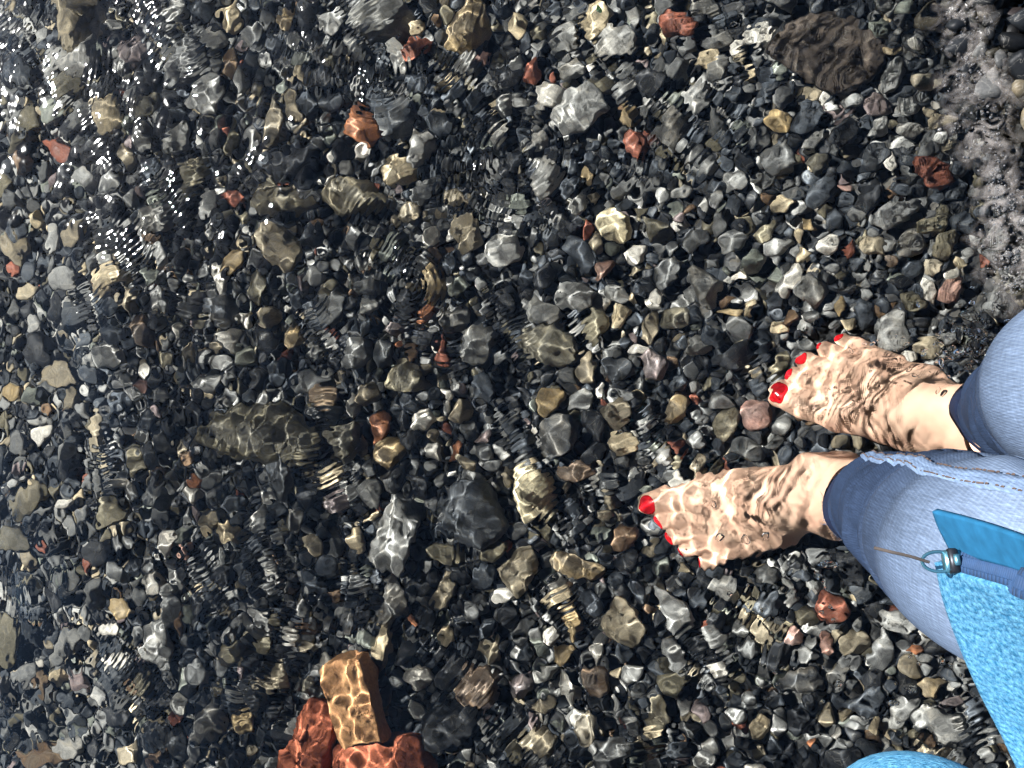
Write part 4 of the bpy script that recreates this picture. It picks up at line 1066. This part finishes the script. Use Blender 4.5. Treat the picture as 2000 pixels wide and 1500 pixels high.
# ----------------------------------------------------------------------------
# the countless smaller pebbles
# ----------------------------------------------------------------------------
WEIGHTS = [('dk', .22), ('bl', .27), ('gr', .25), ('lg', .115), ('ol', .05), ('tn', .045), ('gn', .03), ('cr', .016), ('br', .015), ('wh', .012), ('pu', .012), ('rd', .006)]
keys = [k for k, _ in WEIGHTS]; pw = np.array([w for _, w in WEIGHTS]); pw /= pw.sum()
pl = []
for (n, r0, r1, f) in ((2600, .014, .021, .93), (9000, .008, .014, .86), (26000, .0045, .008, .80)):
    for _ in range(n):
        x, y = random.uniform(-1.75, 0.8), random.uniform(-0.95, 0.95)
        r = random.uniform(r0, r1)
        if free(x, y, r, f): put(x, y, r); pl.append((x, y, r, 0))
for gxx in np.arange(-1.75, 0.8, 0.02):                              # a lower layer that fills the gaps
    for gyy in np.arange(-0.95, 0.95, 0.02):
        pl.append((gxx + random.uniform(-.009, .009), gyy + random.uniform(-.009, .009), random.uniform(.009, .014), 1))
SHAPES = {l: [stone_shape(l, 100 + i, planes=8 + i % 6, p=12 + i % 20) for i in range(48)] for l in (1, 2, 3)}
V, F, C = [], [], []; base = 0
for (x, y, r, low) in pl:
    zb = float(bed(x, y))
    px, py = to_px((x, y, zb * 0.75))
    inside = -40 < px < 2040 and -40 < py < 1540
    lv = 1 if low or not inside else 3 if r > .0130 else 2 if r > .0055 else 1
    v, f = SHAPES[lv][random.randrange(48)]
    sz = np.array([r * random.uniform(1.0, 1.55), r * random.uniform(.8, 1.05), r * random.uniform(.45, .85)])
    e = Matrix.Rotation(random.uniform(0, 6.28), 3, 'Z') @ Matrix.Rotation(random.gauss(0, .3), 3, 'X') @ Matrix.Rotation(random.gauss(0, .3), 3, 'Y')
    zz = zb - 0.012 if low else zb + r * random.uniform(.0, .9)
    w = (v * sz) @ np.array(e).T + np.array([x, y, zz])
    c = np.array(PAL[keys[RNG.choice(len(keys), p=pw)]]) * random.uniform(.65, 1.5) * (0.12 if x > shore_x(y) - 0.05 else 1.0)   # pebble colours darkened on the beach itself
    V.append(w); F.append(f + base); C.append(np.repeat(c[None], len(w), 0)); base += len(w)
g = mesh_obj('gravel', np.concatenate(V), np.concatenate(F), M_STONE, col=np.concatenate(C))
tag(g, 'small mixed dark pebbles and gravel covering the sea bed', 'gravel', kind='stuff')
print('GRAVEL', len(pl), 'tris', len(g.data.polygons), 'WATER', 2 * len(water.data.polygons))

# ----------------------------------------------------------------------------
# foam at the edge of the wave, splashes and drops round the ankles
# ----------------------------------------------------------------------------
def foam_material():
    t = NT('sea_foam')
    b = t.n('ShaderNodeBsdfPrincipled', Roughness=0.18, IOR=1.2)
    b.inputs['Base Color'].default_value = (0.85, 0.82, 0.80, 1)
    b.inputs['Transmission Weight'].default_value = 0.92
    b.inputs['Specular IOR Level'].default_value = 0.6
    t.l(b.outputs[0], t.out.inputs[0]); return t.m

def drop_material():
    t = NT('water_drop')
    g = t.n('ShaderNodeBsdfGlass', IOR=1.30, Roughness=0.04); g.inputs['Color'].default_value = (0.98, 0.98, 0.98, 1)
    t.l(g.outputs[0], t.out.inputs[0]); return t.m

def surf(x, y):
    h, e = wave_height(np.atleast_1d(np.asarray(x, float)), np.atleast_1d(np.asarray(y, float)))
    return h + e

def blobs(name, pts, rads, material, level, squash=0.8, label=None, seed=1, shaped=False):
    r = np.random.default_rng(seed)
    shp = [stone_shape(level, 900 + i, planes=9, p=5, rough=0.06) if shaped else ICO[level] for i in range(10)]
    V, F = [], []; b = 0
    for p, s in zip(pts, rads):
        v, f = shp[int(r.integers(10))]
        s = np.atleast_1d(s); sc = np.array([s[0], s[0], s[0] * squash]) if len(s) == 1 else s
        a = r.uniform(0, 6.28); R = np.array([[math.cos(a), -math.sin(a), 0], [math.sin(a), math.cos(a), 0], [0, 0, 1]])
        V.append((v * sc) @ R.T + p); F.append(f + b); b += len(v)
    o = mesh_obj(name, np.concatenate(V), np.concatenate(F), material)
    tag(o, label, 'foam' if name == 'sea_foam' else 'water drops', kind='stuff')
    return o

r = np.random.default_rng(11)
FL = catmull(np.array([at_height(*p, 0) for p in ((1850, -160), (1868, -30), (1880, 90), (1905, 190), (1932, 290), (1958, 400), (1972, 500), (1985, 590), (2040, 680), (2150, 760))]), 200)
PT, RD = [], []
for _ in range(2400):
    i = int(r.integers(0, 199)); c = FL[i]; t = FL[i + 1] - FL[i]; t /= np.linalg.norm(t); n = np.array([-t[1], t[0], 0])
    wd = 0.018 + 0.006 * math.sin(i * 0.11) + 0.005 * math.sin(i * 0.37)
    q = r.normal() * 0.62
    p = c + n * q * wd + t * r.uniform(-.002, .002)
    den = 0.5 + 0.5 * math.sin(p[0] * 210 + 3 * math.sin(p[1] * 130)) * math.sin(p[1] * 170 + 2 * math.sin(p[0] * 150))
    if i > 150 or r.random() > 0.25 + 0.75 * den or (i < 95 and r.random() < 0.45): continue
    PT.append(p); RD.append(r.lognormal(math.log(0.0008), 0.5))
# the milky film of foam itself, a thin uneven sheet on the water
t = NT('foam_film')
co = t.n('ShaderNodeTexCoord').outputs['Object']
at = t.n('ShaderNodeAttribute', attribute_name='film')
n1 = t.n('ShaderNodeTexNoise', Scale=48.0, Detail=4.0, Roughness=0.55, Distortion=1.4); t.l(co, n1.inputs['Vector'])
v1 = t.n('ShaderNodeTexVoronoi', Scale=330.0, feature='DISTANCE_TO_EDGE'); t.l(co, v1.inputs['Vector'])
mu = t.n('ShaderNodeMath', operation='MULTIPLY'); t.l(at.outputs['Fac'], mu.inputs[0]); t.l(t.ramp(n1.outputs[0], [(0.42, 0.0), (0.78, 0.52)]), mu.inputs[1])
cell_ = t.n('ShaderNodeMath', operation='MULTIPLY'); t.l(mu.outputs[0], cell_.inputs[0]); t.l(t.ramp(v1.outputs['Distance'], [(0.0, 1.0), (0.10, 0.75)]), cell_.inputs[1])
b = t.n('ShaderNodeBsdfPrincipled', Roughness=0.12); b.inputs['Base Color'].default_value = (0.52, 0.47, 0.43, 1)
bp = t.n('ShaderNodeBump', Strength=0.6, Distance=0.004); t.l(n1.outputs[0], bp.inputs['Height']); t.l(bp.outputs[0], b.inputs['Normal'])
tr = t.n('ShaderNodeBsdfTransparent'); mx = t.n('ShaderNodeMixShader')
t.l(cell_.outputs[0], mx.inputs[0]); t.l(tr.outputs[0], mx.inputs[1]); t.l(b.outputs[0], mx.inputs[2]); t.l(mx.outputs[0], t.out.inputs[0])
nw = 33; V, A = [], []
for i in range(200):
    c = FL[i]; tg = FL[min(i + 1, 199)] - FL[max(i - 1, 0)]; tg /= np.linalg.norm(tg); n = np.array([-tg[1], tg[0], 0])
    wd = 0.036 + 0.008 * math.sin(i * 0.11) + 0.006 * math.sin(i * 0.37)
    for q in np.linspace(-1, 1, nw):
        V.append(c + n * q * wd); A.append((1 - abs(q) ** 2.2) * (0.55 + 0.45 * min(1, i / 120)) * min(1, max(0, (165 - i) / 30)))
V = np.array(V)
V[:, 2] = np.maximum(surf(V[:, 0], V[:, 1]) + 0.0012, bed(V[:, 0], V[:, 1]) + 0.010) + 0.0012 * np.sin(V[:, 0] * 400 + 3 * np.sin(V[:, 1] * 230)) * np.sin(V[:, 1] * 340)
q = np.arange(len(V)).reshape(200, nw)
film = mesh_obj('foam_film', V, np.stack([q[:-1, :-1], q[:-1, 1:], q[1:, 1:], q[1:, :-1]], -1).reshape(-1, 4), t.m)
film.data.attributes.new('film', 'FLOAT', 'POINT').data.foreach_set('value', np.array(A, np.float32))
tag(film, 'thin milky film of foam along the wave edge', 'foam', kind='stuff')
PT = np.array(PT)
PT[:, 2] = np.maximum(surf(PT[:, 0], PT[:, 1]), bed(PT[:, 0], PT[:, 1]) + 0.006) + r.uniform(0, .0016, len(PT))
blobs('sea_foam', PT, RD, foam_material(), 2, 0.85, 'strip of pinkish white foam where the wave meets the shore', 2)

M_DROP = drop_material()
CL = [ (1905, 655, 60, 40), (1880, 700, 30, 30), (1852, 700, 12, 24),
      (1800, 735, 8, 45), (1730, 690, 6, 40), (1600, 1110, 8, 26),  (1860, 600, 8, 45), (1760, 640, 6, 50)]
PT, RD = [], []
for px, py, n, sp in CL:
    for _ in range(n):
        p = at_height(px + r.normal() * sp, py + r.normal() * sp * 0.6, 0.0)
        p[2] = max(0, r.normal() * 0.006)
        s = r.lognormal(math.log(0.0014), 0.5)
        PT.append(p); RD.append(np.array([s * r.uniform(1, 2.2), s, s * 0.9]))
for px, py, s in ((1460, 1140, 6), (1425, 1158, 9), (1488, 1190, 7), (1612, 1150, 6), (1608, 1138, 5), (1605, 1196, 7), (1622, 1186, 7), (1628, 1212, 6.5), (1512, 1312, 8), (1518, 1335, 7),
                  (1528, 1303, 5), (1640, 1335, 11), (1742, 1372, 12), (1780, 1345, 13), (1778, 1282, 6), (1795, 1295, 7), (1838, 1288, 11), (1855, 1298, 8), (1878, 1318, 8), (1605, 1370, 7),
                  (1550, 1303, 5), (1607, 1303, 5), (1755, 1410, 5), (1810, 1420, 4), (1405, 1048, 13), (1455, 1052, 15), (1495, 1046, 12), (1340, 1072, 4), (1395, 985, 9),
                  (1575, 730, 5), (1785, 733, 7), (1700, 725, 5), (1620, 760, 4), (1590, 795, 4), (1775, 722, 8), (1840, 645, 7), (1830, 655, 8), (1802, 690, 8)):
    p = at_height(px, py, 0.0); k = 0.95 / FPX * 0.55
    p[2] = 0.0004
    PT.append(p); RD.append(np.array([s * k * 1.2, s * k, s * k * 0.75]))
PT = np.array(PT); PT[:, 2] += surf(PT[:, 0], PT[:, 1])
blobs('water_drops', PT, RD, M_DROP, 3, 1, 'clear drops and bubbles splashing round the ankles', 4, shaped=True)
PT, RD = [], []
for px, py, w, h in ((1905, 650, 36, 14), (1930, 668, 26, 12), (1885, 690, 20, 12), 
                     (1745, 1372, 18, 9), (1778, 1346, 18, 8), (1862, 690, 9, 16)):
    p = at_height(px, py, 0.0); k = 0.95 / FPX
    p[2] = 0.0008
    PT.append(p); RD.append(np.array([w * k * .5, h * k * .5, 0.0028]))
PT = np.array(PT); PT[:, 2] += surf(PT[:, 0], PT[:, 1])
rr_ = np.random.default_rng(3)
V, F = [], []; b = 0
for i, (p, s) in enumerate(zip(PT, RD)):
    d, f = ICO[4]
    k = rr_.normal(size=(6, 3)) * np.linspace(3, 11, 6)[:, None]; ph = rr_.uniform(0, 6, 6)
    v = d * (1 + 0.10 * np.sum(np.sin(d @ k.T + ph), axis=1))[:, None] * s
    V.append(v + p); F.append(f + b); b += len(v)
o = mesh_obj('water_splash', np.concatenate(V), np.concatenate(F), M_DROP)
tag(o, 'glassy splashes of water thrown up beside the jeans hems', 'splash', kind='stuff')
